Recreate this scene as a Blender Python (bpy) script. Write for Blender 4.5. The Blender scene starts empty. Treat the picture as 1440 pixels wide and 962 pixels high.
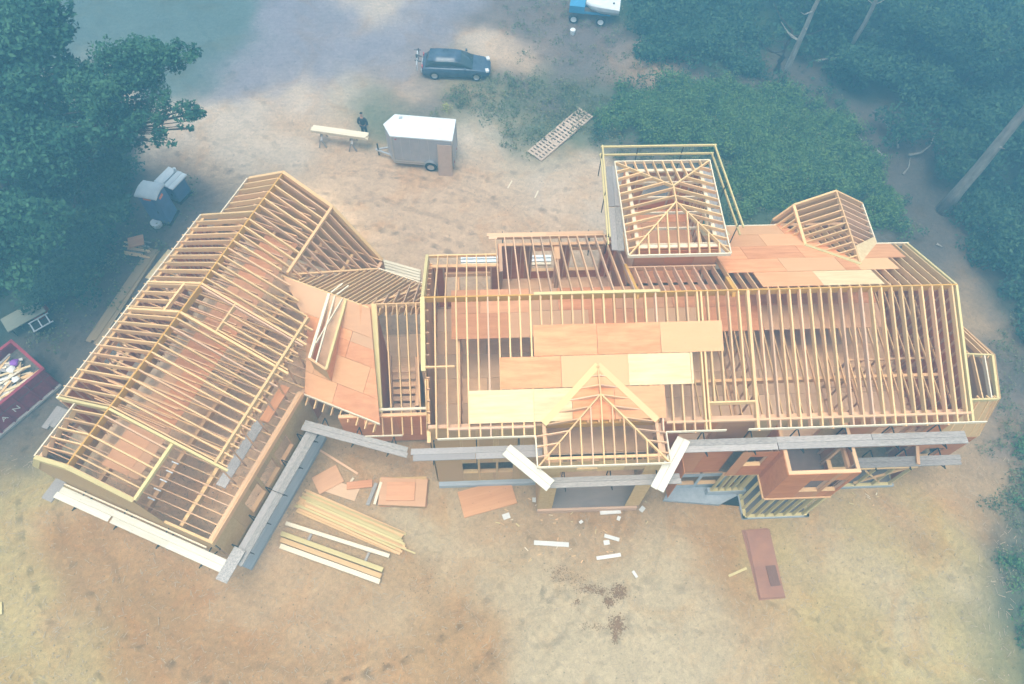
import bpy, bmesh, math, random
import numpy as np
from mathutils import Vector, Matrix
random.seed(7); rng = np.random.default_rng(7)
S = bpy.context.scene
COL = S.collection

# ---------------------------------------------------------------- camera (a drone 32 m up, looking down at the site)
F_PX, TILT, ROLL, CAM_H, YAW = 1030.2, .509, -.044, 32.1, .081
_c, _s = math.cos(ROLL), math.sin(ROLL)
_U0 = np.array([0, math.cos(TILT), math.sin(TILT)]); _R0 = np.array([1., 0, 0])
_M = np.array([[math.cos(-YAW), -math.sin(-YAW), 0], [math.sin(-YAW), math.cos(-YAW), 0], [0, 0, 1]])
RX = _M @ (_R0*_c - _U0*_s); UX = _M @ (_R0*_s + _U0*_c); FX = _M @ np.array([0, math.sin(TILT), -math.cos(TILT)])
cd = bpy.data.cameras.new("camera"); cam = bpy.data.objects.new("camera", cd); COL.objects.link(cam)
cd.sensor_width = 36; cd.lens = F_PX/1440*36; cd.clip_end = 2000; cd.clip_start = .5
mw = Matrix.Identity(4)
for i in range(3):
    mw[i][0] = RX[i]; mw[i][1] = UX[i]; mw[i][2] = -FX[i]
mw.translation = (0, 0, CAM_H); cam.matrix_world = mw
S.camera = cam

# ---------------------------------------------------------------- sky, sun, exposure
SUN_EL, SUN_AZ = 80, 215
w = bpy.data.worlds.new("World"); S.world = w; w.use_nodes = True
nt = w.node_tree; bg = nt.nodes['Background']
sky = nt.nodes.new('ShaderNodeTexSky'); sky.sky_type = 'NISHITA'; sky.sun_disc = False
sky.sun_elevation = math.radians(SUN_EL); sky.sun_rotation = math.radians(SUN_AZ)
sky.air_density = 1.0; sky.dust_density = 3.0
hsv = nt.nodes.new('ShaderNodeHueSaturation'); hsv.inputs['Saturation'].default_value = .12   # overcast: a white cloud deck keeps little of the blue
nt.links.new(sky.outputs[0], hsv.inputs['Color']); nt.links.new(hsv.outputs[0], bg.inputs[0]); bg.inputs[1].default_value = .15
sd = bpy.data.lights.new("sun", 'SUN'); sun = bpy.data.objects.new("sun", sd); COL.objects.link(sun)
sd.energy = 1.5; sd.angle = math.radians(32); sd.color = (1, .86, .66)
az = math.radians(SUN_AZ); el = math.radians(SUN_EL)
sdir = Vector((math.sin(az)*math.cos(el), math.cos(az)*math.cos(el), math.sin(el)))
sun.rotation_euler = sdir.to_track_quat('Z', 'Y').to_euler()
S.view_settings.view_transform = 'Standard'; S.view_settings.look = 'None'
S.view_settings.exposure = 1.36; S.view_settings.gamma = 1
S.cycles.volume_bounces = 1; S.cycles.max_bounces = 6; S.cycles.volume_step_rate = 4

HAZE_DENSITY = .0112; HAZE_COLOR = (.15, .42, .63)

# ---------------------------------------------------------------- points measured on the photograph, at a known height or plane
def ray(u, v): return RX*(u-720)/F_PX + UX*(481-v)/F_PX + FX
def P(u, v, z):
    d = ray(u, v); t = (z-CAM_H)/d[2]; return Vector(np.array([0, 0, CAM_H])+t*d)
def PL(u, v, a, b, dz=0):                    # on the plane z = a + b*Y (+dz)
    d = ray(u, v); t = (a+dz-CAM_H)/(d[2]-b*d[1]); return Vector(np.array([0, 0, CAM_H])+t*d)
def PY(u, v, Y):
    d = ray(u, v); t = Y/d[1]; return Vector(np.array([0, 0, CAM_H])+t*d)
GZ = -.2                                     # ground
GTH = math.radians(65.6); GD = Vector((math.cos(GTH), math.sin(GTH), 0)); GN = Vector((math.sin(GTH), -math.cos(GTH), 0))
GO = Vector((-14.643, 9.306, 0))
def G(u, n, z): return GO + GD*u + GN*n + Vector((0, 0, z))

# ---------------------------------------------------------------- materials
def mat(name, col, var=.12, col2=None, rough=.8, scale=(1, 1, 1), nscale=6., bump=.15, hue=None, metal=0, coords='Object', detail=6, spec=.3, fleck=None):
    m = bpy.data.materials.new(name); m.use_nodes = True; t = m.node_tree; n = t.nodes; L = t.links
    b = n['Principled BSDF']; b.inputs['Roughness'].default_value = rough; b.inputs['Metallic'].default_value = metal
    b.inputs['Specular IOR Level'].default_value = spec
    tc = n.new('ShaderNodeTexCoord'); mp = n.new('ShaderNodeMapping'); mp.inputs['Scale'].default_value = scale
    oi = n.new('ShaderNodeObjectInfo')
    L.new(tc.outputs[coords], mp.inputs[0])
    off = n.new('ShaderNodeVectorMath'); off.operation = 'MULTIPLY'; off.inputs[1].default_value = (37, 91, 53)
    L.new(oi.outputs['Random'], off.inputs[0]); L.new(off.outputs[0], mp.inputs['Location'])
    no = n.new('ShaderNodeTexNoise'); no.inputs['Scale'].default_value = nscale; no.inputs['Detail'].default_value = detail
    no.inputs['Roughness'].default_value = .65
    L.new(mp.outputs[0], no.inputs[0])
    c2 = col2 or tuple(c*(1-2.2*var) for c in col)
    mix = n.new('ShaderNodeMix'); mix.data_type = 'RGBA'
    mix.inputs['A'].default_value = (*col, 1); mix.inputs['B'].default_value = (*c2, 1)
    rp = n.new('ShaderNodeMapRange'); rp.inputs[1].default_value = .35; rp.inputs[2].default_value = .68
    L.new(no.outputs[0], rp.inputs[0]); L.new(rp.outputs[0], mix.inputs['Factor'])
    out = mix.outputs['Result']
    if hue:                                  # per-object tone between col and hue
        m2 = n.new('ShaderNodeMix'); m2.data_type = 'RGBA'; m2.inputs['B'].default_value = (*hue, 1)
        cr = n.new('ShaderNodeMath'); cr.operation = 'POWER'; cr.inputs[1].default_value = 1.6
        L.new(oi.outputs['Random'], cr.inputs[0]); L.new(cr.outputs[0], m2.inputs['Factor']); L.new(out, m2.inputs['A'])
        out = m2.outputs['Result']
    hs = n.new('ShaderNodeHueSaturation'); mr = n.new('ShaderNodeMapRange')
    mr.inputs[3].default_value = 1-var*1.2; mr.inputs[4].default_value = 1+var*1.2
    fr = n.new('ShaderNodeMath'); fr.operation = 'FRACT'; ml = n.new('ShaderNodeMath'); ml.operation = 'MULTIPLY'; ml.inputs[1].default_value = 17.3
    L.new(oi.outputs['Random'], ml.inputs[0]); L.new(ml.outputs[0], fr.inputs[0]); L.new(fr.outputs[0], mr.inputs[0])
    L.new(mr.outputs[0], hs.inputs['Value']); L.new(out, hs.inputs['Color']); out = hs.outputs[0]
    if fleck:                                # dark knots / nail heads
        vo = n.new('ShaderNodeTexVoronoi'); vo.inputs['Scale'].default_value = fleck[0]
        L.new(tc.outputs[coords] if len(fleck) < 4 else mp.outputs[0], vo.inputs[0])
        lt = n.new('ShaderNodeMapRange'); lt.inputs[1].default_value = fleck[1]; lt.inputs[2].default_value = fleck[1]*1.6
        lt.inputs[3].default_value = fleck[2]; lt.inputs[4].default_value = 0
        L.new(vo.outputs['Distance'], lt.inputs[0])
        m3 = n.new('ShaderNodeMix'); m3.data_type = 'RGBA'; m3.inputs['B'].default_value = (.12, .07, .04, 1)
        L.new(lt.outputs[0], m3.inputs['Factor']); L.new(out, m3.inputs['A']); out = m3.outputs['Result']
    L.new(out, b.inputs['Base Color'])
    if bump:
        bp = n.new('ShaderNodeBump'); bp.inputs['Strength'].default_value = bump; bp.inputs['Distance'].default_value = .02
        L.new(no.outputs[0], bp.inputs['Height']); L.new(bp.outputs[0], b.inputs['Normal'])
    return m
LUM = mat('spruce_lumber', (.82, .57, .28), .12, (.66, .41, .18), scale=(3, 6, 6), nscale=2.5, hue=(.74, .44, .22))
LUMP = mat('pinkish_lumber', (.78, .49, .27), .12, (.62, .36, .18), scale=(1.2, 6, 6), nscale=2.5, hue=(.68, .44, .29))
LUMW = mat('white_new_lumber', (.82, .72, .55), .06, (.68, .57, .40), scale=(1.2, 6, 6), nscale=2.5)
LUMY = mat('treated_yellow_lumber', (.66, .55, .26), .08, (.56, .44, .2), scale=(1.2, 6, 6), nscale=2.5)
LVL = mat('laminated_orange_beam', (.66, .38, .09), .06, (.56, .28, .06), scale=(2, 5, 5), nscale=3)
PLY = mat('salmon_plywood', (.74, .34, .16), .10, (.56, .22, .09), scale=(.35, 2.2, 2.2), nscale=2.2, hue=(.76, .44, .22), coords='Object', fleck=(7, .06, .55))
PLYF = mat('pink_deck_plywood', (.72, .33, .16), .10, (.58, .24, .11), scale=(.35, 2.2, 2.2), nscale=2.2, hue=(.60, .38, .22))
PLYY = mat('yellow_plywood', (.74, .61, .36), .07, (.66, .46, .24), scale=(.35, 3., 3.), nscale=2.4, fleck=(7, .06, .5))
PLYO = mat('orange_wall_plywood', (.62, .23, .075), .10, (.50, .16, .045), scale=(.5, 2, 2), nscale=2.2, hue=(.50, .25, .11))
OSB = mat('oriented_strand_board', (.62, .43, .20), .10, (.50, .32, .13), nscale=9, hue=(.50, .31, .15))
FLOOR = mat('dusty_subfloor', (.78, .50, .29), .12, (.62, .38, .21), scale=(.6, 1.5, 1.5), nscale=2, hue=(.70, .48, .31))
GREYP = mat('weathered_grey_plank', (.25, .22, .20), .14, (.50, .47, .44), scale=(14, 7, 3), nscale=1.6, hue=(.33, .30, .29))
WHITEP = mat('white_plank', (.74, .72, .63), .06, (.62, .58, .46), scale=(.8, 5, 5), nscale=3, fleck=(3., .05, .6))
CONC = mat('blue_grey_concrete', (.42, .45, .48), .10, (.32, .35, .38), nscale=3)
SLAB = mat('porch_slab', (.26, .21, .18), .12, (.2, .16, .14), nscale=2)
STEEL = mat('dark_steel', (.05, .045, .04), .1, rough=.5, metal=.6)
BLACK = mat('black_void', (.03, .028, .025), .1, rough=.9)
RED = mat('dumpster_red_paint', (.34, .03, .055), .15, (.22, .022, .04), rough=.55, nscale=3)
WHITE = mat('white_roof_paint', (.78, .82, .84), .04, (.66, .72, .76), rough=.45, nscale=3)
TRSIDE = mat('trailer_grey_side', (.42, .40, .42), .05, (.36, .35, .37), rough=.4, nscale=2)
ALU = mat('aluminium', (.6, .62, .64), .05, rough=.35, metal=.8)
RUB = mat('tyre_rubber', (.025, .025, .027), .1, rough=.9)
CARP = mat('dark_blue_car_paint', (.07, .11, .17), .03, (.03, .05, .08), rough=.25, nscale=2, bump=0, spec=.5)
GLASS = mat('dark_window_glass', (.03, .05, .06), .03, rough=.08, bump=0, spec=.8)
LIGHTG = mat('lamp_lens', (.75, .78, .8), .03, rough=.2, bump=0)
POTTY = mat('blue_grey_plastic', (.09, .16, .32), .05, (.07, .12, .24), rough=.5, nscale=2)
ORANGE = mat('orange_sticker', (.75, .20, .05), .03, rough=.6, bump=0)
BLUE = mat('bright_blue_paint', (.05, .28, .50), .05, (.04, .22, .42), rough=.4, bump=0)
SKIN = mat('skin', (.45, .27, .19), .03, rough=.6, bump=0)
CLOTH = mat('dark_jacket_cloth', (.05, .05, .05), .05, rough=.95)
JEANS = mat('dark_trousers', (.04, .045, .055), .05, rough=.95)
CAP = mat('black_cap', (.02, .02, .02), .05, rough=.9)
BARK = mat('pale_grey_bark', (.34, .32, .29), .12, (.2, .19, .17), scale=(1, 1, .3), nscale=5, bump=.6)
BARKD = mat('brown_bark', (.06, .05, .04), .12, (.04, .032, .026), scale=(1, 1, .3), nscale=5, bump=.6)
REDP = mat('faded_red_plastic', (.45, .07, .06), .05, rough=.6)
PURP = mat('purple_plastic', (.25, .08, .4), .05, rough=.6)
PAPER = mat('white_scrap', (.75, .74, .70), .06, rough=.8)
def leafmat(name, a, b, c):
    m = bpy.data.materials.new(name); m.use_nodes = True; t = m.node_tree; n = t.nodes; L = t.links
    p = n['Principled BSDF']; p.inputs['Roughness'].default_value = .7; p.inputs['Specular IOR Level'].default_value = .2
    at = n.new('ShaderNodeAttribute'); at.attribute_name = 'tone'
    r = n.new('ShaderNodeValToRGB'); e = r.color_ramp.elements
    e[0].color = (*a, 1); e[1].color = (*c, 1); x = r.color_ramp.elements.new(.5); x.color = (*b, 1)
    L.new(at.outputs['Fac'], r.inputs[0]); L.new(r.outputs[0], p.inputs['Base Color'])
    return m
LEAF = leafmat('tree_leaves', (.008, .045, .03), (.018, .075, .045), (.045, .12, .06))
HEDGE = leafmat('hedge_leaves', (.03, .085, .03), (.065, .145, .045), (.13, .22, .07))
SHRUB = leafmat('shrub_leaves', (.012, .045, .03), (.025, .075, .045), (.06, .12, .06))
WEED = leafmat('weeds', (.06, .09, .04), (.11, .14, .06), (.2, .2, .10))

# ---------------------------------------------------------------- mesh helpers
def newmesh(name, v, f, m):
    me = bpy.data.meshes.new(name); me.from_pydata([tuple(x) for x in v], [], f); me.update()
    if m: me.materials.append(m)
    return me
def link(o, parent=None):
    COL.objects.link(o)
    if parent: o.parent = parent
    return o
CUBE_V = [(x, y, z) for x in (-.5, .5) for y in (-.5, .5) for z in (-.5, .5)]
CUBE_F = [(0, 1, 3, 2), (4, 6, 7, 5), (0, 4, 5, 1), (2, 3, 7, 6), (0, 2, 6, 4), (1, 5, 7, 3)]
_cubes = {}
def cube(m):
    if m.name not in _cubes: _cubes[m.name] = newmesh('box_'+m.name, CUBE_V, CUBE_F, m)
    return _cubes[m.name]
def frame_box(name, c, ex, ey, ez, sx, sy, sz, m, parent=None):
    o = bpy.data.objects.new(name, cube(m)); link(o, parent)
    M = Matrix.Identity(4)
    for i in range(3):
        M[i][0] = ex[i]*sx; M[i][1] = ey[i]*sy; M[i][2] = ez[i]*sz
    M.translation = c
    o.matrix_basis = M if parent is None else parent.matrix_world.inverted() @ M
    return o
def beam(name, a, b, w, d, m, parent=None, up=Vector((0, 0, 1)), drop=True, ext=0):
    """a board whose top centre line runs a -> b; w across, d deep"""
    a = Vector(a); b = Vector(b); ex = (b-a); L = ex.length+ext; ex.normalize()
    ey = up.cross(ex)
    if ey.length < 1e-4: ey = Vector((0, 1, 0)).cross(ex)
    ey.normalize(); ez = ex.cross(ey)
    c = (a+b)/2
    if drop: c = c-ez*d/2
    return frame_box(name, c, ex, ey, ez, L, w, d, m, parent)
def box(name, c, sx, sy, sz, m, parent=None, rot=0):
    """c = centre of the bottom"""
    ex = Vector((math.cos(rot), math.sin(rot), 0)); ey = Vector((-math.sin(rot), math.cos(rot), 0)); ez = Vector((0, 0, 1))
    return frame_box(name, Vector(c)+ez*sz/2, ex, ey, ez, sx, sy, sz, m, parent)
def tag(o, label=None, cat=None, group=None, kind=None):
    if label: o['label'] = label
    if cat: o['category'] = cat
    if group: o['group'] = group
    if kind: o['kind'] = kind
    return o
def thing(name, loc, label, cat, group=None, rz=0):
    o = bpy.data.objects.new(name, None); o.location = loc; o.rotation_euler = (0, 0, rz); o.empty_display_size = .3
    link(o); o.matrix_world = Matrix.Translation(Vector(loc)) @ Matrix.Rotation(rz, 4, 'Z')
    return tag(o, label, cat, group)
def part(name, me, parent):
    o = bpy.data.objects.new(name, me); link(o, parent); return o
def wpart(name, v, f, m, parent):            # mesh given in world coordinates
    me = newmesh(name, v, f, m); o = bpy.data.objects.new(name, me); link(o, parent)
    if parent: o.matrix_world = Matrix.Identity(4); o.matrix_parent_inverse = parent.matrix_world.inverted(); o.matrix_basis = Matrix.Identity(4)
    return o
def prism(name, poly, nrm, th, m, parent):
    """flat convex or simple polygon (world points) extruded th against nrm"""
    nrm = Vector(nrm).normalized(); n = len(poly); poly = [Vector(p) for p in poly]
    c = sum(poly, Vector())/n
    v = [p-c for p in poly]+[p-c-nrm*th for p in poly]
    f = [tuple(range(n)), tuple(range(2*n-1, n-1, -1))]+[(i, i+n, (i+1) % n+n, (i+1) % n) for i in range(n)]
    me = newmesh(name, v, f, m)
    bm = bmesh.new(); bm.from_mesh(me); bmesh.ops.recalc_face_normals(bm, faces=bm.faces); bm.to_mesh(me); bm.free()
    o = bpy.data.objects.new(name, me); link(o, parent)
    M = Matrix.Translation(c)
    o.matrix_basis = M if parent is None else parent.matrix_world.inverted() @ M
    return o
def clip(poly, a, b):                        # keep the left side of a->b (2d)
    out = []
    def sd(p): return (b[0]-a[0])*(p[1]-a[1])-(b[1]-a[1])*(p[0]-a[0])
    for i in range(len(poly)):
        p, q = poly[i], poly[(i+1) % len(poly)]; sp, sq = sd(p), sd(q)
        if sp >= 0: out.append(p)
        if (sp > 0 and sq < 0) or (sp < 0 and sq > 0):
            t = sp/(sp-sq); out.append((p[0]+t*(q[0]-p[0]), p[1]+t*(q[1]-p[1])))
    return out
def panels(name, poly, to3, nrm, th, m, parent, w=2.44, h=1.22, u0=0, v0=0, gap=.014, alt=None, palt=0., lift=.004):
    """plywood sheets laid over a convex 2d polygon (ccw); to3 maps (u, v) to the world"""
    us = [p[0] for p in poly]; vs = [p[1] for p in poly]
    j = math.floor((min(vs)-v0)/h)
    while v0+j*h < max(vs):
        i = math.floor((min(us)-u0)/w)-1
        sh = (j % 2)*w/2
        while u0+sh+i*w < max(us):
            x0 = u0+sh+i*w+gap/2; y0 = v0+j*h+gap/2; x1 = x0+w-gap; y1 = y0+h-gap
            c = [(x0, y0), (x1, y0), (x1, y1), (x0, y1)]
            for k in range(len(poly)):
                c = clip(c, poly[k], poly[(k+1) % len(poly)])
                if len(c) < 3: break
            if len(c) >= 3:
                ar = abs(sum(c[k][0]*c[(k+1) % len(c)][1]-c[(k+1) % len(c)][0]*c[k][1] for k in range(len(c))))/2
                if ar > .04:
                    up = Vector(nrm).normalized()*(lift*random.random())
                    prism(name, [Vector(to3(*p))+up for p in c], nrm, th, alt if alt and random.random() < palt else m, parent)
            i += 1
        j += 1
def rect(a, b, c, d): return [(a, b), (c, b), (c, d), (a, d)]
def wall(parent, p0, p1, z0, z1, m=OSB, openings=(), out=None, studs=True, th=.02, plate=True, seam=1.22, top=None, name='wall_panel', smat=None, step=.4064, trim=True):
    """a framed wall from p0 to p1: outer sheathing sheets cut round openings (s0,s1,z0,z1), inner studs, double top plate"""
    p0 = Vector((p0[0], p0[1], 0)); p1 = Vector((p1[0], p1[1], 0)); d = (p1-p0); L = d.length; d.normalize()
    nr = Vector((d.y, -d.x, 0))
    if out is not None and nr.dot(Vector(out)) < 0: nr = -nr
    zt = top or (lambda s: z1)
    xs = [0, L]
    s = seam
    while s < L-.15: xs.append(s); s += seam
    for o in openings: xs += [max(0, o[0]), min(L, o[1])]
    xs = sorted(set(round(x, 4) for x in xs))
    for a, b in zip(xs, xs[1:]):
        if b-a < .02: continue
        mid = (a+b)/2; zs = []
        ops = sorted([(o[2], o[3]) for o in openings if o[0] <= mid <= o[1]])
        lo = z0
        for oz0, oz1 in ops:
            if oz0 > lo+.02: zs.append((lo, oz0, False))
            lo = oz1
        zs.append((lo, None, True))
        for (za, zb, last) in zs:
            g = .004
            A = p0+d*(a+g)+nr*th; B = p0+d*(b-g)+nr*th
            ta = zt(a) if last else zb; tb = zt(b) if last else zb
            if ta-za < .02 and tb-za < .02: continue
            pts = [A+Vector((0, 0, za)), B+Vector((0, 0, za)), B+Vector((0, 0, max(tb, za+.01))), A+Vector((0, 0, max(ta, za+.01)))]
            prism(name, pts, nr, th, m, parent)
    sm = smat or LUMP
    if plate:
        a, b = p0+Vector((0, 0, zt(0)+.04)), p1+Vector((0, 0, zt(L)+.04))
        beam('top_plate', a-nr*.07, b-nr*.07, .14, .09, sm, parent)
    if studs:
        s = step/2
        while s < L:
            inside = [o for o in openings if o[0] < s < o[1]]
            base = p0+d*s-nr*.07
            if not inside:
                beam('stud', base+Vector((0, 0, z0+.04)), base+Vector((0, 0, zt(s)-.05)), .038, .12, sm, parent, up=nr, drop=False)
            s += step
        for o in openings:
            for q in (o[0]-.03, o[1]+.03):
                base = p0+d*q-nr*.07
                beam('trimmer_stud', base+Vector((0, 0, z0+.04)), base+Vector((0, 0, zt(q)-.05)), .05, .12, sm, parent, up=nr, drop=False)
    if trim:
        for o in openings:
            if o[2] > z0+.1:
                beam('window_sill', p0+d*o[0]+Vector((0, 0, o[2]+.01))-nr*.05, p0+d*o[1]+Vector((0, 0, o[2]+.01))-nr*.05, .17, .05, LUM, parent)
            a = p0+d*o[0]+Vector((0, 0, o[3]+.2))-nr*.07; b = p0+d*o[1]+Vector((0, 0, o[3]+.2))-nr*.07
            if o[3] < zt((o[0]+o[1])/2)-.25: beam('window_header', a, b, .12, .22, sm, parent)
def tube(pts, rad, seg=10):
    v = []; f = []; pts = [Vector(p) for p in pts]
    for i, p in enumerate(pts):
        d = (pts[min(i+1, len(pts)-1)]-pts[max(i-1, 0)]).normalized()
        a = d.cross(Vector((0, 0, 1)));  a = a if a.length > .05 else d.cross(Vector((0, 1, 0))); a.normalize(); b = d.cross(a)
        r = rad[i] if isinstance(rad, (list, tuple)) else rad
        for k in range(seg):
            t = 2*math.pi*k/seg; v.append(p+a*math.cos(t)*r+b*math.sin(t)*r)
    for i in range(len(pts)-1):
        for k in range(seg):
            f.append((i*seg+k, i*seg+(k+1) % seg, (i+1)*seg+(k+1) % seg, (i+1)*seg+k))
    f.append(tuple(range(seg-1, -1, -1))); f.append(tuple((len(pts)-1)*seg+k for k in range(seg)))
    return v, f
def smooth(o):
    o.data.polygons.foreach_set('use_smooth', [True]*len(o.data.polygons)); return o
# ================================================================ GROUND
def warp(x, y):
    r = 0; s = 0
    for k, (fx, fy, ph, a) in enumerate([(.5, .31, 0, 1.), (-.37, .62, 1.3, .9), (1.1, .9, 2.1, .5), (-1.7, 1.4, .4, .35), (2.9, -2.3, 3.3, .22), (4.7, 3.9, 5, .14), (-7.3, 6.1, 1, .1)]):
        r = r+a*np.sin(fx*x+fy*y+ph+.8*np.sin(.7*fy*x-.5*fx*y+ph)); s = s+a*np.sin(fy*x-fx*y+2*ph+1+.8*np.cos(.6*fx*x+.9*fy*y))
    return r, s
TAN = (.43, .285, .155); TANL = (.48, .34, .21); TANG = (.44, .335, .14); BRN = (.37, .21, .085); BRNO = (.41, .24, .10)
GRYS = (.47, .37, .23); SAND = (.52, .36, .235); SANDL = (.54, .43, .33); PURP_G = (.24, .22, .25); FIELD = (.11, .15, .14)
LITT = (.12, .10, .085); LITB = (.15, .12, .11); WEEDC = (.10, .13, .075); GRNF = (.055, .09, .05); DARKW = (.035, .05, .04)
CP = []   # (px, py, colour)
def cp(c, *pts):
    for u, v in pts: CP.append((u, v, c))
cp(FIELD, (60, 60), (120, 40), (180, 20), (250, 30), (300, 60), (320, 20), (220, 80), (270, 100), (160, 80), (100, 110), (340, -20), (200, -40), (60, -40), (-60, 20), (240, 125))
cp(PURP_G, (400, 20), (480, 20), (560, 20), (640, 10), (340, 110), (380, 80), (450, 70), (520, 60), (560, 110), (400, 120), (470, 110), (320, 130), (620, -30), (450, -40), (600, 50))
cp(SANDL, (300, 165), (350, 155), (420, 145), (500, 140), (250, 180), (330, 210), (400, 200), (130, 120), (75, 125), (690, 180), (700, 60), (530, 12))
cp(SAND, (300, 250), (450, 230), (520, 260), (600, 280), (700, 290), (780, 310), (680, 240), (560, 330), (400, 160), (820, 250), (700, 330), (620, 240), (450, 180))
cp(SANDL, (760, 270), (700, 210), (830, 230), (840, 290), (660, 195), (1000, 150+9999))
cp(WEEDC, (520, 155), (560, 145), (640, 140), (700, 140), (760, 190), (800, 200), (700, 170), (820, 130), (860, 190), (720, 200), (660, 120), (760, 110))
cp(LITB, (740, 30), (760, 70), (720, 110), (800, 100), (840, 110), (900, 100), (780, 150), (940, 105), (690, 30), (820, 60), (860, 80), (590, 140), (1000, 115), (880, 210), (950, 260))
cp(SAND, (712, 65), (735, 85), (900, 88), (570, 125), (930, 108), (650, 130))
cp(GRNF, (900, 160), (1000, 170), (1100, 180), (1150, 240), (1050, 250), (1000, 300), (1230, 300), (900, 20), (960, 50), (1040, 30), (1020, 90))
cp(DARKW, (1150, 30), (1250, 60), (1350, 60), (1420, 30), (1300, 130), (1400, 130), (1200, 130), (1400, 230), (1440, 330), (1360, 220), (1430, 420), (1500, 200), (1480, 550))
cp(LITT, (1200, 160), (1230, 200), (1270, 250), (1290, 300), (1310, 350), (1340, 400), (1390, 430), (1120, 130), (1060, 120), (1400, 500), (1330, 330), (1290, 210), (1425, 600), (1435, 700), (1260, 180), (1240, 330), (1300, 380))
cp(TAN, (1380, 440), (1350, 420))
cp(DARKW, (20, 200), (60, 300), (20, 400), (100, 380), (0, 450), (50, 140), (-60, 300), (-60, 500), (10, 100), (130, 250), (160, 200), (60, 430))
cp(LITT, (130, 440), (60, 470), (100, 500), (130, 520), (180, 340), (220, 330), (60, 590), (20, 640), (250, 280), (170, 400), (230, 370), (110, 560), (-40, 600))
cp(LITB, (150, 470), (200, 380), (250, 320), (270, 290), (90, 600))
cp(TANG, (20, 680), (60, 660), (30, 750), (60, 830), (20, 900), (100, 930), (-60, 800), (150, 960), (40, 960), (20, 1050))
cp(BRN, (130, 760), (180, 800), (230, 830), (200, 750), (120, 820), (260, 880), (150, 880), (330, 880), (280, 930), (100, 760), (380, 940), (200, 900), (330, 960))
cp(TAN, (60, 720), (240, 780), (320, 830), (380, 850), (450, 870), (430, 900), (500, 900), (560, 850), (60, 880), (300, 1000), (500, 1000), (80, 960))
cp(BRNO, (470, 930), (540, 940), (640, 930), (600, 960), (590, 900))
cp(GRYS, (600, 780), (650, 770), (560, 870), (640, 840), (700, 870), (760, 830), (720, 800), (830, 940), (760, 920), (900, 900), (960, 870), (900, 820), (960, 800), (640, 740), (740, 960), (820, 980), (900, 950), (1020, 850), (1000, 900), (600, 730), (840, 850))
cp(TAN, (740, 760), (820, 740), (880, 740), (960, 740), (620, 700), (480, 640), (560, 650), (500, 680), (700, 740), (780, 720), (960, 700), (1000, 760), (430, 640), (460, 740), (660, 800))
cp(BRN, (600, 820), (575, 815), (630, 890), (690, 930), (1000, 720), (1020, 735), (1040, 780), (620, 870), (665, 950))
cp(TANG, (1100, 760), (1200, 740), (1300, 700), (1250, 800), (1150, 850), (1200, 900), (1300, 850), (1350, 900), (1380, 800), (1330, 750), (1300, 930), (1250, 960), (1130, 920), (1350, 1000), (1200, 1020), (1400, 960))
cp(GRYS, (1240, 860), (1160, 780), (1280, 900), (1100, 880), (1350, 860), (1250, 830), (1070, 900))
cp(TAN, (1350, 680), (1380, 640), (1320, 660), (1400, 680), (1210, 700), (1150, 740), (1250, 720), (1395, 590), (1385, 740))
cp(BRN, (1060, 840), (1075, 890), (1110, 870), (1180, 930), (1280, 770))
cp(LITB, (1405, 640), (1415, 760), (1395, 560), (1425, 820), (1380, 560))
cp(GRNF, (1432, 780), (1436, 860), (1438, 930), (1445, 720), (1460, 820), (1470, 900), (1455, 980), (1470, 1050), (1439, 960))
cp((.80, .55, .34), (250, 600), (200, 650), (300, 560), (350, 520), (270, 680), (330, 690), (150, 600), (300, 480), (250, 720), (380, 480), (350, 330), (300, 350), (330, 400), (230, 560), (450, 330), (280, 740), (400, 300))  # soil inside the garage, colour lightened to offset the shade under the rafters
cp((.46, .31, .2), (700, 500), (800, 500), (900, 500), (1000, 550), (1100, 550), (1200, 550), (1300, 550), (650, 450), (560, 480), (740, 420), (900, 420), (1100, 420), (1250, 420))
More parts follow.
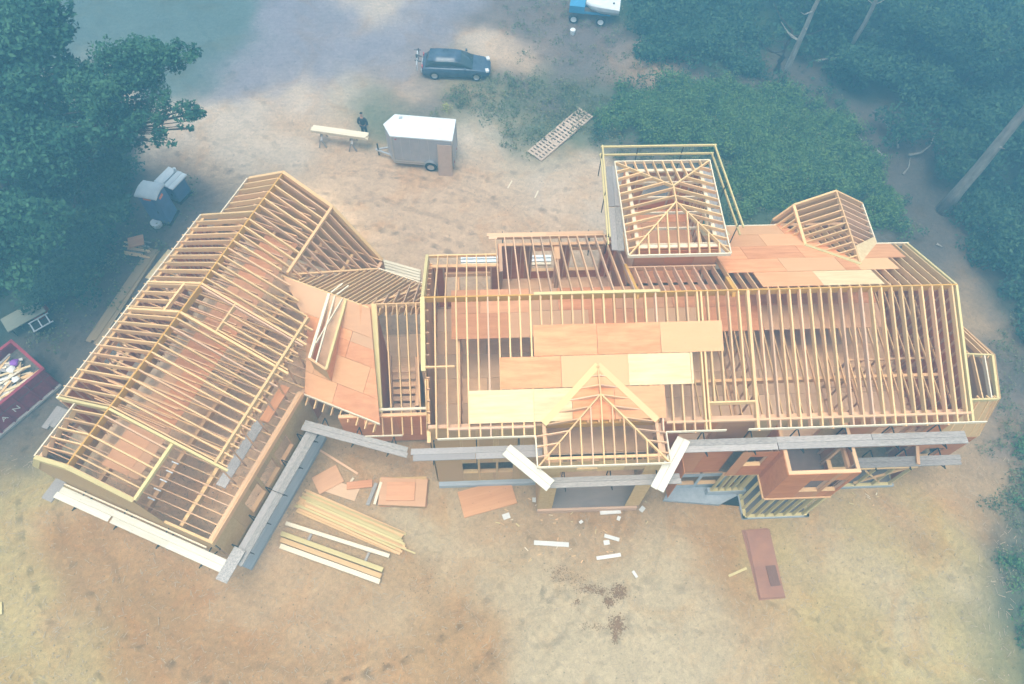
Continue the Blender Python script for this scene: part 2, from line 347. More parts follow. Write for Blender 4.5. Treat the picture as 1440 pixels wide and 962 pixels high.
def build_ground():
    def axis(a, b, step, far):
        c = list(np.arange(a, b+.01, step)); g = step; x = c[0]; lo = []
        while x > -far: g *= 1.5; x -= g; lo.append(x)
        g = step; x = c[-1]; hi = []
        while x < far: g *= 1.5; x += g; hi.append(x)
        return np.array(lo[::-1]+c+hi)
    xs = axis(-34, 42, .2, 500); ys = axis(-2, 50, .2, 500)
    X, Y = np.meshgrid(xs, ys); nx, ny = len(xs), len(ys)
    wx, wy = warp(X, Y)
    XX = X+.42*wx; YY = Y+.42*wy
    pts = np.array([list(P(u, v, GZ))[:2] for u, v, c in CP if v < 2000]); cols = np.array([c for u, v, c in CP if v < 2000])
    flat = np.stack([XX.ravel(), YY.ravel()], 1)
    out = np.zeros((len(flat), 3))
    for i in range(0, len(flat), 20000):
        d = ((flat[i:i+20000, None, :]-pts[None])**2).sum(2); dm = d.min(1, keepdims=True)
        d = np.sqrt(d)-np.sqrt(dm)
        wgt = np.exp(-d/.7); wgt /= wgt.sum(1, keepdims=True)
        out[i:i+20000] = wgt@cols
    Z = GZ+.02*wx*.5+.012*wy
    ins = (X > -34) & (X < 42) & (Y > -2) & (Y < 50)
    Z = np.where(ins, Z, GZ)
    V = np.stack([X.ravel(), Y.ravel(), Z.ravel()], 1)
    idx = np.arange(nx*ny).reshape(ny, nx)
    Fq = np.stack([idx[:-1, :-1].ravel(), idx[:-1, 1:].ravel(), idx[1:, 1:].ravel(), idx[1:, :-1].ravel()], 1)
    me = bpy.data.meshes.new('ground'); me.vertices.add(len(V)); me.vertices.foreach_set('co', V.ravel())
    me.loops.add(Fq.size); me.loops.foreach_set('vertex_index', Fq.ravel().astype(np.int32))
    me.polygons.add(len(Fq)); me.polygons.foreach_set('loop_start', np.arange(0, Fq.size, 4, dtype=np.int32)); me.polygons.foreach_set('loop_total', np.full(len(Fq), 4, dtype=np.int32))
    me.update(); me.validate()
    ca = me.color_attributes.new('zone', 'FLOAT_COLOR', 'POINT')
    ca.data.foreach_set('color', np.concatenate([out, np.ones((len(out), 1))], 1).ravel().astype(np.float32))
    me.polygons.foreach_set('use_smooth', [True]*len(me.polygons))
    m = bpy.data.materials.new('bare_soil'); m.use_nodes = True; t = m.node_tree; n = t.nodes; L = t.links
    b = n['Principled BSDF']; b.inputs['Roughness'].default_value = .95; b.inputs['Specular IOR Level'].default_value = .1
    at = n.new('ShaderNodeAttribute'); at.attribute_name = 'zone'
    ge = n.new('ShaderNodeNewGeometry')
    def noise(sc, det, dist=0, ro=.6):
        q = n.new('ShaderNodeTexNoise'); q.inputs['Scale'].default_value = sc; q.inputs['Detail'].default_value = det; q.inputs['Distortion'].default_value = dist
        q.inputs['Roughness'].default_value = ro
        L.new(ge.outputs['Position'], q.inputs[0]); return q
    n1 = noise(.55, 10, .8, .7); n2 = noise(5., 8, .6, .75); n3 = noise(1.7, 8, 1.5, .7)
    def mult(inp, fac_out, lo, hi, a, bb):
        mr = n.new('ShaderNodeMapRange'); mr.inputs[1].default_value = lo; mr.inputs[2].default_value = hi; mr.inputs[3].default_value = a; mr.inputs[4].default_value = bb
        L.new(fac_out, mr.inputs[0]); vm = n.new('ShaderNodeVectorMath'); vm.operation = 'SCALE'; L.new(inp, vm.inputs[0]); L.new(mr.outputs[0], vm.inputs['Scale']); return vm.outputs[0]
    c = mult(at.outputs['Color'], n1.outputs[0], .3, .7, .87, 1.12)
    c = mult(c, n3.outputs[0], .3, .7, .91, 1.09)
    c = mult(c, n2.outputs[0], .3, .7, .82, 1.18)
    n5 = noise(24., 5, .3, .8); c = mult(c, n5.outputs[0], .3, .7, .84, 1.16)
    # rusty / greenish tint patches
    mx = n.new('ShaderNodeMix'); mx.data_type = 'RGBA'; mx.blend_type = 'MULTIPLY'; mx.inputs['B'].default_value = (1.0, .80, .58, 1)
    n4 = noise(.33, 7, 1.2, .65); mr = n.new('ShaderNodeMapRange'); mr.inputs[1].default_value = .5; mr.inputs[2].default_value = .66; mr.inputs[4].default_value = .55
    L.new(n4.outputs[0], mr.inputs[0]); L.new(mr.outputs[0], mx.inputs['Factor']); L.new(c, mx.inputs['A']); c = mx.outputs['Result']
    # tyre tracks: faint curved ridges in the back yard
    wv = n.new('ShaderNodeTexWave'); wv.wave_type = 'RINGS'; wv.rings_direction = 'Z'; wv.inputs['Scale'].default_value = .9; wv.inputs['Distortion'].default_value = 5; wv.inputs['Detail'].default_value = 3; wv.inputs['Detail Scale'].default_value = .4
    mp = n.new('ShaderNodeMapping'); mp.inputs['Location'].default_value = (14, 9, 0); L.new(ge.outputs['Position'], mp.inputs[0]); L.new(mp.outputs[0], wv.inputs[0])
    c = mult(c, wv.outputs['Fac'], 0, 1, .98, 1.015)
    # tyre ruts: arcs with a tread pattern, broken up by noise
    sx = n.new('ShaderNodeSeparateXYZ'); L.new(ge.outputs['Position'], sx.inputs[0])
    def M(op, a, b2=None, c2=None):
        q = n.new('ShaderNodeMath'); q.operation = op
        for i_, v_ in enumerate((a, b2, c2)):
            if v_ is None: continue
            if isinstance(v_, (int, float)): q.inputs[i_].default_value = v_
            else: L.new(v_, q.inputs[i_])
        return q.outputs[0]
    brk = n.new('ShaderNodeMapRange'); brk.inputs[1].default_value = .42; brk.inputs[2].default_value = .58; L.new(n1.outputs[0], brk.inputs[0])
    for (cx_, cy_, R_, k_, amt) in ((-8, 14, 11.6, 90, .16), (-8, 14, 13.3, 100, .14), (-7, 13.2, 12.5, 95, .1), (-8, 14.5, 15.2, 0, .13), (-8, 14.5, 15.7, 0, .1), (-8, 14.2, 16.9, 110, .1), (-7.5, 13.8, 10.7, 0, .12), (-2, 60, 31.2, 230, .12), (-2, 60, 32.9, 240, .12), (8, 55, 29.0, 210, .1), (8, 55, 30.7, 220, .1), (6, -14, 18.2, 120, .09), (6, -14, 19.9, 130, .09), (24, -6, 12.5, 90, .08)):
        dx_ = M('SUBTRACT', sx.outputs[0], cx_); dy_ = M('SUBTRACT', sx.outputs[1], cy_)
        rr = M('SQRT', M('ADD', M('MULTIPLY', dx_, dx_), M('MULTIPLY', dy_, dy_)))
        rr = M('ADD', rr, M('MULTIPLY', n1.outputs[0], 1.6))
        band = n.new('ShaderNodeMapRange'); band.inputs[1].default_value = .10; band.inputs[2].default_value = .2; band.inputs[3].default_value = 1; band.inputs[4].default_value = 0
        L.new(M('ABSOLUTE', M('SUBTRACT', rr, R_+.8)), band.inputs[0])
        tread = M('ADD', M('MULTIPLY', M('SINE', M('MULTIPLY', M('ARCTAN2', dy_, dx_), k_*1.0)), .5), .6)
        f_ = M('SUBTRACT', 1.0, M('MULTIPLY', M('MULTIPLY', band.outputs[0], tread), M('MULTIPLY', brk.outputs[0], amt*2.6)))
        vm = n.new('ShaderNodeVectorMath'); vm.operation = 'SCALE'; L.new(c, vm.inputs[0]); L.new(f_, vm.inputs['Scale']); c = vm.outputs[0]
    # dark grit and pale pebbles
    vo = n.new('ShaderNodeTexVoronoi'); vo.inputs['Scale'].default_value = 2.6; L.new(ge.outputs['Position'], vo.inputs[0])
    g1 = n.new('ShaderNodeMapRange'); g1.inputs[1].default_value = .05; g1.inputs[2].default_value = .11; g1.inputs[3].default_value = .55; g1.inputs[4].default_value = 1
    L.new(vo.outputs['Distance'], g1.inputs[0]); vm = n.new('ShaderNodeVectorMath'); vm.operation = 'SCALE'; L.new(c, vm.inputs[0]); L.new(g1.outputs[0], vm.inputs['Scale']); c = vm.outputs[0]
    L.new(c, b.inputs['Base Color'])
    ad = n.new('ShaderNodeMath'); ad.operation = 'ADD'; L.new(n2.outputs[0], ad.inputs[0]); L.new(n3.outputs[0], ad.inputs[1])
    bp = n.new('ShaderNodeBump'); bp.inputs['Strength'].default_value = .5; bp.inputs['Distance'].default_value = .12
    L.new(ad.outputs[0], bp.inputs['Height']); L.new(bp.outputs[0], b.inputs['Normal'])
    me.materials.append(m)
    o = bpy.data.objects.new('ground', me); link(o); tag(o, kind='structure')
build_ground()

# ================================================================ THE HOUSE
house = thing('house_frame', (4, 14, 0), 'large unfinished timber house with open rafters, salmon plywood decks and a tower', 'house')
SP = .4064
FA, FB = 6.48-.38*10.22, .38                 # front roof plane z = FA + FB*Y
BA, BB = 8.39+.545*15.25, -.545              # back roof plane
RY, RZ = 15.25, 8.39
def zf(y): return FA+FB*y
def zb(y): return BA+BB*y
XL, XR = -2.25, 18.70
rx = [-.595+k*SP for k in range(-3, 48)]
def V3(x, y, z): return Vector((x, y, z))
# ridge beam
beam('ridge_board', V3(-2.3, RY, RZ+.0), V3(XR+.03, RY, RZ+.0), .05, .36, LVL, house)
# covered area of the front plane (no need to stop rafters there: sheets lie on them)
for x in rx:
    a = V3(x, RY-.03, RZ-.01); eave = 10.22+.0
    if 2.0 < x < 6.7: eave = 10.62
    if 9.1 < x < 9.95: eave = 11.2
    fm = LUM if random.random() < .7 else LUMP; x += random.uniform(-.018, .018); eave -= random.choice((0, 0, 0, .05, .09)) if eave == 10.22 else 0
    if 8.4 < x < 10.3: eave = 11.2
    beam('front_rafter', a, V3(x, eave, zf(eave)), .058, .24, fm, house)
# double members beside the opening
for x in (8.5, 10.33):
    beam('front_rafter', V3(x, RY-.03, RZ-.01), V3(x, 10.22, zf(10.22)), .07, .24, LUM, house)
beam('header_board', V3(8.5, 11.2, zf(11.2)), V3(10.33, 11.2, zf(11.2)), .06, .24, LUM, house)
# fascia strips
beam('fascia_board', V3(-1.8, 10.2, 6.52), V3(1.87, 10.2, 6.52), .04, .14, LUMW, house)
beam('fascia_board', V3(6.8, 10.2, 6.52), V3(9.1, 10.2, 6.52), .04, .14, LUMW, house)
beam('fascia_board', V3(9.95, 10.2, 6.52), V3(19.2, 10.2, 6.52), .04, .14, LUMW, house)
# rake members
beam('rake_rafter', V3(XR, RY, RZ), V3(XR, 10.22, zf(10.22)), .09, .28, LUMY, house)
beam('rake_rafter', V3(XR, RY, RZ), V3(XR, 18.7, zb(18.7)), .09, .28, LUMY, house)
beam('rake_rafter', V3(-2.28, RY, RZ+.02), V3(-2.28, 12.6, zf(12.6)+.02), .17, .28, LUMY, house)
beam('rake_rafter', V3(-2.28, RY, RZ+.02), V3(-2.28, 18.55, zb(18.55)+.02), .12, .28, LUMY, house)
beam('lookout', V3(-2.28, 12.75, zf(12.75)), V3(-1.1, 12.75, zf(12.75)), .05, .12, LUM, house)
beam('rake_rafter', V3(-2.2, 12.5, 6.9), V3(-2.15, 10.3, 5.9), .14, .2, LUM, house)
# back rafters, left / middle / right
for x in [q for q in rx if q < .55]: beam('back_rafter', V3(x, RY+.03, RZ-.01), V3(x, 18.45, zb(18.45)), .045, .2, LUM, house)
beam('fascia_board', V3(-2.2, 18.47, zb(18.47)+.02), V3(.65, 18.47, zb(18.47)+.02), .05, .16, LUM, house)
for x in [q for q in rx if .55 < q < 6.0]: beam('back_rafter', V3(x+.05, RY+.03, RZ-.01), V3(x+.05, 19.98, zb(19.98)), .045, .2, LUMP, house)
beam('fascia_board', V3(.75, 20.0, zb(20)+.02), V3(5.9, 20.0, zb(20)+.02), .05, .16, LUMP, house)
for x in [q for q in rx if 6.15 < q < 9.75]: beam('back_rafter', V3(x, RY+.03, RZ-.01), V3(x, 17.12, zb(17.12)), .045, .3, LUMP, house)
beam('header_board', V3(6.05, 17.14, zb(17.14)+.01), V3(9.7, 17.14, zb(17.14)+.01), .06, .28, LUMP, house)
beam('hip_beam', V3(6.05, RY+.04, RZ), V3(5.98, 17.4, zb(17.4)+.02), .1, .36, LVL, house)
beam('hip_beam', V3(9.85, RY+.04, RZ), V3(9.85, 16.2, zb(16.2)+.02), .14, .36, LVL, house)
for x in [q for q in rx if q > 9.9]:
    y1 = 18.62 if x > 17.2 else 20.5
    beam('back_rafter', V3(x, RY+.03, RZ-.01), V3(x, y1, zb(y1)), .045, .24, LUM, house)
beam('fascia_board', V3(16.8, 18.66, zb(18.66)+.03), V3(18.75, 18.66, zb(18.66)+.03), .05, .2, LUMW, house)
beam('fascia_board', V3(10.9, 20.6, zb(20.6)+.03), V3(13.9, 20.6, zb(20.6)+.03), .05, .2, LUMW, house)
beam('ridge_cap_board', V3(2.0, RY+.02, RZ+.06), V3(6.9, RY+.02, RZ+.06), .12, .05, LUMY, house)
# ---- roof sheathing
fn = Vector((0, -FB, 1)); bn = Vector((0, -BB, 1)); fc = math.sqrt(1+FB*FB); bc = math.sqrt(1+BB*BB)
def fmap(dz): return lambda x, s: V3(x, s/fc, zf(s/fc)+dz)      # s = slope length measured from Y=0
def bmap(dz): return lambda x, s: V3(x, s/bc, zb(s/bc)+dz)
def fsheet(x0, y0, x1, y1, m, splits=()):
    xs = [x0]+list(splits)+[x1]
    for a, b in zip(xs, xs[1:]):
        mm = m if not isinstance(m, list) else m[xs.index(a)]
        lf = .022+.006*random.random(); g_ = .009
        pts = [V3(a+g_, y0+g_, zf(y0+g_)+lf), V3(b-g_, y0+g_, zf(y0+g_)+lf), V3(b-g_, y1-g_, zf(y1-g_)+lf), V3(a+g_, y1-g_, zf(y1-g_)+lf)]
        prism('roof_sheathing_panel', pts, fn, .018, mm, house)
fsheet(1.92, 13.0, 9.23, 14.13, PLY, (4.36, 6.8))
fsheet(.6, 11.86, 8.0, 13.0, [PLY, PLY, PLYY, PLYY], (2.93, 5.5, 7.9))
fsheet(-.6, 10.68, 6.85, 11.85, [PLYY, PLYY, PLY, PLY], (1.84, 3.3, 4.9))
# right-back deck: polygon in X, s (slope length)
dk = [(9.95, 16.35), (15.45, 16.35), (15.8, 16.85), (15.8, 20.55), (9.95, 20.55)]
panels('roof_sheathing_panel', [(9.95, 16.5*bc), (15.5, 16.5*bc), (15.5, 17.6*bc), (13.9, 20.55*bc), (9.95, 20.55*bc)], bmap(.022), bn, .018, PLY, house, u0=10, v0=16.5*bc, alt=PLYY, palt=.06)
panels('roof_sheathing_panel', rect(11.0, 15.4*bc, 15.9, 16.49*bc), bmap(.022), bn, .018, PLYY, house, u0=11, v0=15.4*bc, alt=PLY, palt=.5)
panels('roof_sheathing_panel', rect(15.51, 16.5*bc, 17.1, 17.4*bc), bmap(.022), bn, .018, PLY, house, u0=15.5, v0=16.5*bc)
panels('roof_sheathing_panel', rect(16.1, 17.42*bc, 17.9, 18.62*bc), bmap(.022), bn, .018, PLY, house, u0=15.9, v0=17.42*bc)
# ---- floors inside
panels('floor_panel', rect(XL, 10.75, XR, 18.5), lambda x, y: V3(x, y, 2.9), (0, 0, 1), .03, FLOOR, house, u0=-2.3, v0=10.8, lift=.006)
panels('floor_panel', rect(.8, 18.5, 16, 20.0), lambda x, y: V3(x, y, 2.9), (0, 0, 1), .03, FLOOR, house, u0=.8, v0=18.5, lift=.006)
panels('attic_deck_panel', rect(-1.3, 14.8, 2.0, 17.2), lambda x, y: V3(x, y, 5.84), (0, 0, 1), .02, PLYF, house, u0=-1.3, v0=14.8)
panels('attic_deck_panel', rect(2.0, 14.85, 16.9, 17.2), lambda x, y: V3(x, y, 5.84), (0, 0, 1), .02, PLYF, house, u0=2.0, v0=14.85)
# ---- ceiling joists
for x in rx:
    if x > 8.2: beam('ceiling_joist', V3(x+.11, 10.75, 5.82), V3(x+.11, 17.2, 5.82), .04, .10, LUM, house)
beam('girder', V3(8.2, 12.7, 5.6), V3(18.6, 12.7, 5.6), .13, .28, LUM, house)
# ---- partitions
def partition(p0, p1, z0=2.93, z1=5.55, m=LUMP):
    p0 = V3(*p0, 0); p1 = V3(*p1, 0); L = (p1-p0).length; d = (p1-p0).normalized(); nr = Vector((d.y, -d.x, 0)); s = .1
    beam('partition_plate', p0+V3(0, 0, z1), p1+V3(0, 0, z1), .09, .08, m, house)
    beam('partition_plate', p0+V3(0, 0, z0+.05), p1+V3(0, 0, z0+.05), .09, .04, m, house)
    while s < L:
        b = p0+d*s; beam('partition_stud', b+V3(0, 0, z0+.05), b+V3(0, 0, z1-.08), .04, .09, m, house, up=nr, drop=False); s += .61
for a, b in [((-1.0, 10.8), (-1.0, 18.3)), ((2.1, 13.9), (7.2, 13.9)), ((7.2, 10.8), (7.2, 13.9)), ((10.9, 12.0), (10.9, 18.4)), ((15.0, 13.5), (18.6, 13.5)), ((15.0, 10.9), (15.0, 13.5)), ((3.4, 16.2), (3.4, 19.8))]: partition(a, b)
# ---- outer walls
YF = 10.7
def fwin(*px):                                 # window rectangles in the front wall, from the photo, as (s0,s1,z0,z1)
    return px
# front wall left (two storeys, small windows low down)
wall(house, (-2.15, YF), (2.2, YF), .12, 6.3, OSB, [(1.13, 1.78, 1.22, 2.42), (1.88, 2.56, 1.22, 2.42), (2.66, 3.3, 1.22, 2.42)], out=(0, -1, 0))
beam('foundation_ledge', V3(-2.15, YF-.1, .12), V3(2.2, YF-.1, .12), .25, .34, CONC, house)
# front wall right, upper storey orange sheathing; recess at X 7.6-9.9
wall(house, (6.8, YF), (10.6, YF), 2.75, 6.3, PLYO, [(.9, 2.2, 3.6, 5.0)], out=(0, -1, 0))
wall(house, (10.6, YF), (14.3, YF), 2.75, 6.3, OSB, [(1.2, 2.9, 3.0, 5.2)], out=(0, -1, 0))
wall(house, (14.3, YF), (18.7, YF), 2.75, 6.25, PLYO, [(1.5, 2.1, 4.0, 5.0), (2.25, 2.85, 4.0, 5.0), (3.0, 3.55, 4.0, 5.0)], out=(0, -1, 0))
# gable end walls with sloped tops
wall(house, (XR, YF), (XR, 18.5), .1, 6.2, PLYO, [], out=(1, 0, 0), top=lambda s: min(zf(YF+s), zb(YF+s))-.32, plate=False)
wall(house, (-2.2, YF), (-2.2, 18.5), .1, 6.2, OSB, [], out=(-1, 0, 0), top=lambda s: min(zf(YF+s), zb(YF+s))-.32, plate=False)
# back walls
wall(house, (-2.2, 18.2), (.75, 18.2), 2.93, 6.3, PLYO, [(.6, 2.6, 3.6, 5.6)], out=(0, 1, 0))
wall(house, (.8, 19.7), (6.1, 19.7), 2.93, 5.7, PLYO, [(1.55, 2.75, 3.7, 5.3), (3.3, 4.7, 3.7, 5.3)], out=(0, 1, 0))
wall(house, (.8, 18.2), (.8, 19.7), 2.93, 5.7, PLYO, [], out=(-1, 0, 0))
wall(house, (-2.2, 18.25), (19, 18.25), .1, 2.8, OSB, [], out=(0, 1, 0), studs=False)
wall(house, (9.9, 20.3), (15.6, 20.3), 2.9, 5.2, PLYO, [(2., 3.4, 3.6, 4.8)], out=(0, 1, 0))
wall(house, (15.6, 18.4), (18.7, 18.4), 2.9, 6.1, PLYO, [], out=(0, 1, 0))
beam('partition_plate', V3(3.4, 18.9, 5.6), V3(3.4, 19.7, 5.6), .25, .2, LUMP, house)
# lower storey, right part: open studs on a pale sill, with a jog
def studwall(p0, p1, z0, z1, step=.42, back=None, dbl=()):
    p0 = V3(*p0, 0); p1 = V3(*p1, 0); L = (p1-p0).length; d = (p1-p0).normalized(); nr = Vector((d.y, -d.x, 0))
    beam('concrete_sill', p0+V3(0, 0, z0), p1+V3(0, 0, z0), .22, z0-GZ+.02, CONC, house, ext=.22)
    beam('bottom_plate', p0+V3(0, 0, z0+.05), p1+V3(0, 0, z0+.05), .14, .05, LUMY, house)
    beam('top_plate', p0+V3(0, 0, z1), p1+V3(0, 0, z1), .14, .08, LUM, house)
    s = .06
    while s < L:
        b = p0+d*s; beam('stud', b+V3(0, 0, z0+.05), b+V3(0, 0, z1-.08), .045, .14, LUMY, house, up=nr, drop=False); s += step
BX0, BX1, BY = 11.45, 14.25, 8.65
studwall((BX0, BY), (BX1, BY), .0, 2.68); studwall((BX0, 10.3), (BX0, BY), .0, 2.68); studwall((BX1, BY), (BX1, 10.6), .0, 2.68)
studwall((9.95, 9.75), (BX0, 9.75), .5, 2.68, .3)
studwall((14.3, 9.9), (18.5, 9.9), .0, 2.4, .8)
beam('diagonal_brace', V3(16.6, 9.85, .3), V3(18.2, 9.85, 2.2), .04, .1, LUM, house, up=V3(0, -1, 0))
beam('diagonal_brace', V3(16.4, 9.85, 2.0), V3(17.8, 9.85, .3), .04, .1, LUM, house, up=V3(0, -1, 0))
wall(house, (18.5, 9.9), (18.7, 10.7), .0, 2.6, PLYO, [], out=(1, 0, 0), studs=False)
prism('floor_panel', [V3(14.3, 9.9, .02), V3(18.5, 9.9, .02), V3(18.5, 10.7, .02), V3(14.3, 10.7, .02)], (0, 0, 1), .1, SLAB, house)
prism('floor_panel', [V3(BX0, BY, .02), V3(BX1, BY, .02), V3(BX1, 10.7, .02), V3(BX0, 10.7, .02)], (0, 0, 1), .1, SLAB, house)
# upper bay box, open at the top
wall(house, (BX0, BY), (BX1, BY), 2.7, 5.6, PLYO, [(1.15, 1.9, 3.5, 4.8), (2.1, 2.65, 3.5, 4.8)], out=(0, -1, 0))
wall(house, (BX0, YF), (BX0, BY), 2.7, 5.6, PLYO, [], out=(-1, 0, 0))
wall(house, (BX1, BY), (BX1, YF), 2.7, 5.6, PLYO, [(.4, 1.3, 3.4, 4.8)], out=(1, 0, 0))
prism('floor_panel', [V3(BX0, BY, 2.72), V3(BX1, BY, 2.72), V3(BX1, YF, 2.72), V3(BX0, YF, 2.72)], (0, 0, 1), .03, mat('grey_brown_subfloor', (.24, .17, .14), .08, (.2, .14, .12), nscale=3), house)
# recessed orange wall between porch and bay, with the opening in it
wall(house, (9.95, 9.68), (BX0, 9.68), 2.7, 5.4, PLYO, [(.45, 1.15, 3.9, 4.9)], out=(0, -1, 0), plate=False)
wall(house, (7.6, 10.6), (7.6, 9.0), 2.0, 5.2, PLYO, [], out=(1, 0, 0), studs=False, plate=False)
wall(house, (7.6, 10.1), (9.95, 10.1), 2.0, 4.9, PLYO, [], out=(0, -1, 0), studs=False, plate=False)
# foundation wall with two cellar windows
wall(house, (8.05, 10.05), (10.6, 10.05), GZ, 1.9, CONC, [(.3, 1.2, .55, 1.55), (1.35, 2.2, .55, 1.55)], out=(0, -1, 0), studs=False, plate=False)
prism('cellar_step', [V3(7.9, 9.5, .05), V3(10.4, 9.2, .05), V3(11.3, 9.6, .05), V3(10.4, 10.05, .05), V3(8.3, 10.05, .05)], (0, 0, 1), .2, CONC, house)
prism('cellar_pit', [V3(9.9, 9.35, -.1), V3(11.35, 9.15, -.1), V3(11.35, 9.6, -.1), V3(10.2, 9.75, -.1)], (0, 0, 1), .05, BLACK, house)
# ---- entry porch
PX0, PX1, PYF = 2.2, 6.75, 9.28
box('porch_slab', (4.45, 10.0, GZ+.02), 4.5, 1.5, .3, SLAB, house)
beam('porch_edge', V3(2.2, 9.22, .16), V3(6.65, 9.2, .16), .1, .34, LUMP, house)
wall(house, (2.2, PYF), (2.85, PYF), .15, 6.1, OSB, [], out=(0, -1, 0)); wall(house, (6.1, PYF), (6.75, PYF), .15, 6.1, OSB, [], out=(0, -1, 0))
wall(house, (2.85, PYF+.01), (6.1, PYF+.01), 5.0, 6.1, OSB, [(.6, 1.4, 5.3, 5.75)], out=(0, -1, 0), plate=False)
wall(house, (2.2, YF), (2.2, PYF), .15, 6.1, OSB, [], out=(-1, 0, 0)); wall(house, (6.75, PYF), (6.75, YF), .15, 6.1, OSB, [], out=(1, 0, 0))
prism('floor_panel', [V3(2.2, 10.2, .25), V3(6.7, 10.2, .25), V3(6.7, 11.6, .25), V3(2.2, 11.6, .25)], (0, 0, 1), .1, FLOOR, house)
# ---- hip roof builder
def hip(x0, y0, x1, y1, e, s, sides='fblr', plate_in=.36, pz=0, yend=None, m=LUMW, name='jack_rafter', apex_y=None):
    w2 = (x1-x0)/2; cx = (x0+x1)/2; h = s*w2; zr = e+h
    yf = y0+w2; yb = (y1-w2) if yend is None else yend
    beam('hip_rafter', V3(x0, y0, e), V3(cx, yf, zr), .05, .16, m, house); beam('hip_rafter', V3(x1, y0, e), V3(cx, yf, zr), .05, .16, m, house)
    if yend is None:
        beam('hip_rafter', V3(x0, y1, e), V3(cx, yb, zr), .05, .16, m, house); beam('hip_rafter', V3(x1, y1, e), V3(cx, yb, zr), .05, .16, m, house)
    beam('hip_ridge_board', V3(cx, yf, zr+.01), V3(cx, yb, zr+.01), .05, .2, m, house)
    k = -int(w2/SP)
    while k*SP < w2-.1:
        x = cx+k*SP; k += 1
        run = w2-abs(x-cx)
        if run > .15:
            beam(name, V3(x, y0, e), V3(x, y0+run, e+s*run), .045, .15, m, house)
            if yend is None: beam(name, V3(x, y1, e), V3(x, y1-run, e+s*run), .045, .15, m, house)
    y = y0+.35
    ye = y1 if yend is None else y1
    while y < ye-.1:
        run = min(w2, y-y0, (y1-y) if yend is None else 99)
        for sg, xe in ((1, x0), (-1, x1)):
            if run > .15: beam(name, V3(xe, y, e), V3(xe+sg*run, y, e+s*run), .045, .16, m, house)
        y += SP
    return cx, yf, zr
# entry hip
ex0, ex1, ey0 = 1.87, 6.80, 8.98; es = .37
cx = (ex0+ex1)/2; w2 = (ex1-ex0)/2; ez = 6.48; ezr = ez+es*w2
eyr = (ezr-FA)/FB
beam('hip_rafter', V3(ex0, ey0, ez), V3(cx, ey0+w2, ezr), .05, .16, LUM, house); beam('hip_rafter', V3(ex1, ey0, ez), V3(cx, ey0+w2, ezr), .05, .16, LUM, house)
beam('hip_ridge_board', V3(cx, ey0+w2, ezr+.01), V3(cx, eyr, ezr+.01), .05, .2, LUM, house)
for k in range(-5, 6):
    x = cx+k*SP; run = w2-abs(x-cx)
    beam('entry_rafter', V3(x, ey0, ez), V3(x, ey0+run, ez+es*run), .045, .15, LUMP if k % 2 else LUM, house)
y = ey0+.4
while y < eyr-.15:
    r1 = min(w2, y-ey0)                       # from the eave towards hip or ridge
    zl = lambda r: ez+es*r
    # where the main roof starts under this rafter
    r0 = max(0., (zf(y)+.03-ez)/es) if y > 10.2 else 0.
    if r1-r0 > .15:
        for sg, xe in ((1, ex0), (-1, ex1)): beam('entry_side_rafter', V3(xe+sg*r0, y, zl(r0)), V3(xe+sg*r1, y, zl(r1)), .045, .15, LUMP, house)
    y += SP
for sg in (1, -1):
    a = V3(cx, eyr, zf(eyr)+.055); b = V3(cx-sg*2.15, 10.6, zf(10.6)+.055)
    beam('valley_board', a, b, .25, .03, LUMY if sg > 0 else LUM, house, up=fn)
for a, b in [((ex0, ey0), (ex1, ey0)), ((ex0, ey0), (ex0, 10.2)), ((ex1, ey0), (ex1, 10.2))]:
    beam('fascia_board', V3(*a, ez+.02), V3(*b, ez+.02), .045, .15, LUMW, house)
beam('top_plate', V3(ex0+.33, ey0+.3, ez+.06), V3(ex1-.33, ey0+.3, ez+.06), .1, .1, LUM, house)
for x in (ex0+.33, ex1-.33): beam('top_plate', V3(x, ey0+.3, ez+.06), V3(x, 10.7, ez+.06), .13, .1, LUMP, house)
beam('entry_beam', V3(2.2, 10.72, 6.45), V3(6.6, 10.72, 6.45), .14, .35, LVL, house)
beam('top_plate', V3(-1.4, 10.55, 6.6), V3(1.87, 10.55, 6.6), .09, .12, LUMP, house)
beam('top_plate', V3(6.85, 10.55, 6.6), V3(18.7, 10.55, 6.6), .09, .12, LUMP, house)
# ---- tower
tx0, ty0, tx1, ty1, te = 5.88, 16.98, 10.02, 21.95, 8.4
hip(tx0, ty0, tx1, ty1, te, .38, m=LUM)
for a, b in [((tx0, ty0), (tx1, ty0)), ((tx0, ty1), (tx1, ty1)), ((tx0, ty0), (tx0, ty1)), ((tx1, ty0), (tx1, ty1))]:
    beam('fascia_board', V3(*a, te+.02), V3(*b, te+.02), .045, .17, LUMW, house)
q0, q1, q2, q3 = tx0+.4, ty0+.4, tx1-.4, ty1-.4
for a, b, o in [((q0, q1), (q2, q1), (0, -1, 0)), ((q0, q3), (q2, q3), (0, 1, 0)), ((q0, q1), (q0, q3), (-1, 0, 0)), ((q2, q1), (q2, q3), (1, 0, 0))]:
    wall(house, a, b, 5.6 if o[1] == 0 or o[1] > 0 else 7.0, 8.3, PLYO if o[1] < 0 else PLYF, [] if o[1] < 0 else [(1.0, 2.2, 6.5, 7.7)], out=o, smat=LUMW)
    wall(house, a, b, .1, 5.59, PLYO, [], out=o, studs=False, plate=False)
y = q1+.2
while y < q3: beam('tower_joist', V3(q0, y, 8.32), V3(q2, y, 8.32), .04, .14, LUMW, house); y += .8128
panels('floor_panel', rect(q0+.05, q1+.05, q2-.05, q3-.05), lambda x, y: V3(x, y, 5.7), (0, 0, 1), .03, PLYF, house)
# tower front wall face above the back roof
wall(house, (6.3, 17.3), (9.7, 17.3), 7.2, 8.25, PLYO, [], out=(0, -1, 0), studs=False, plate=False)
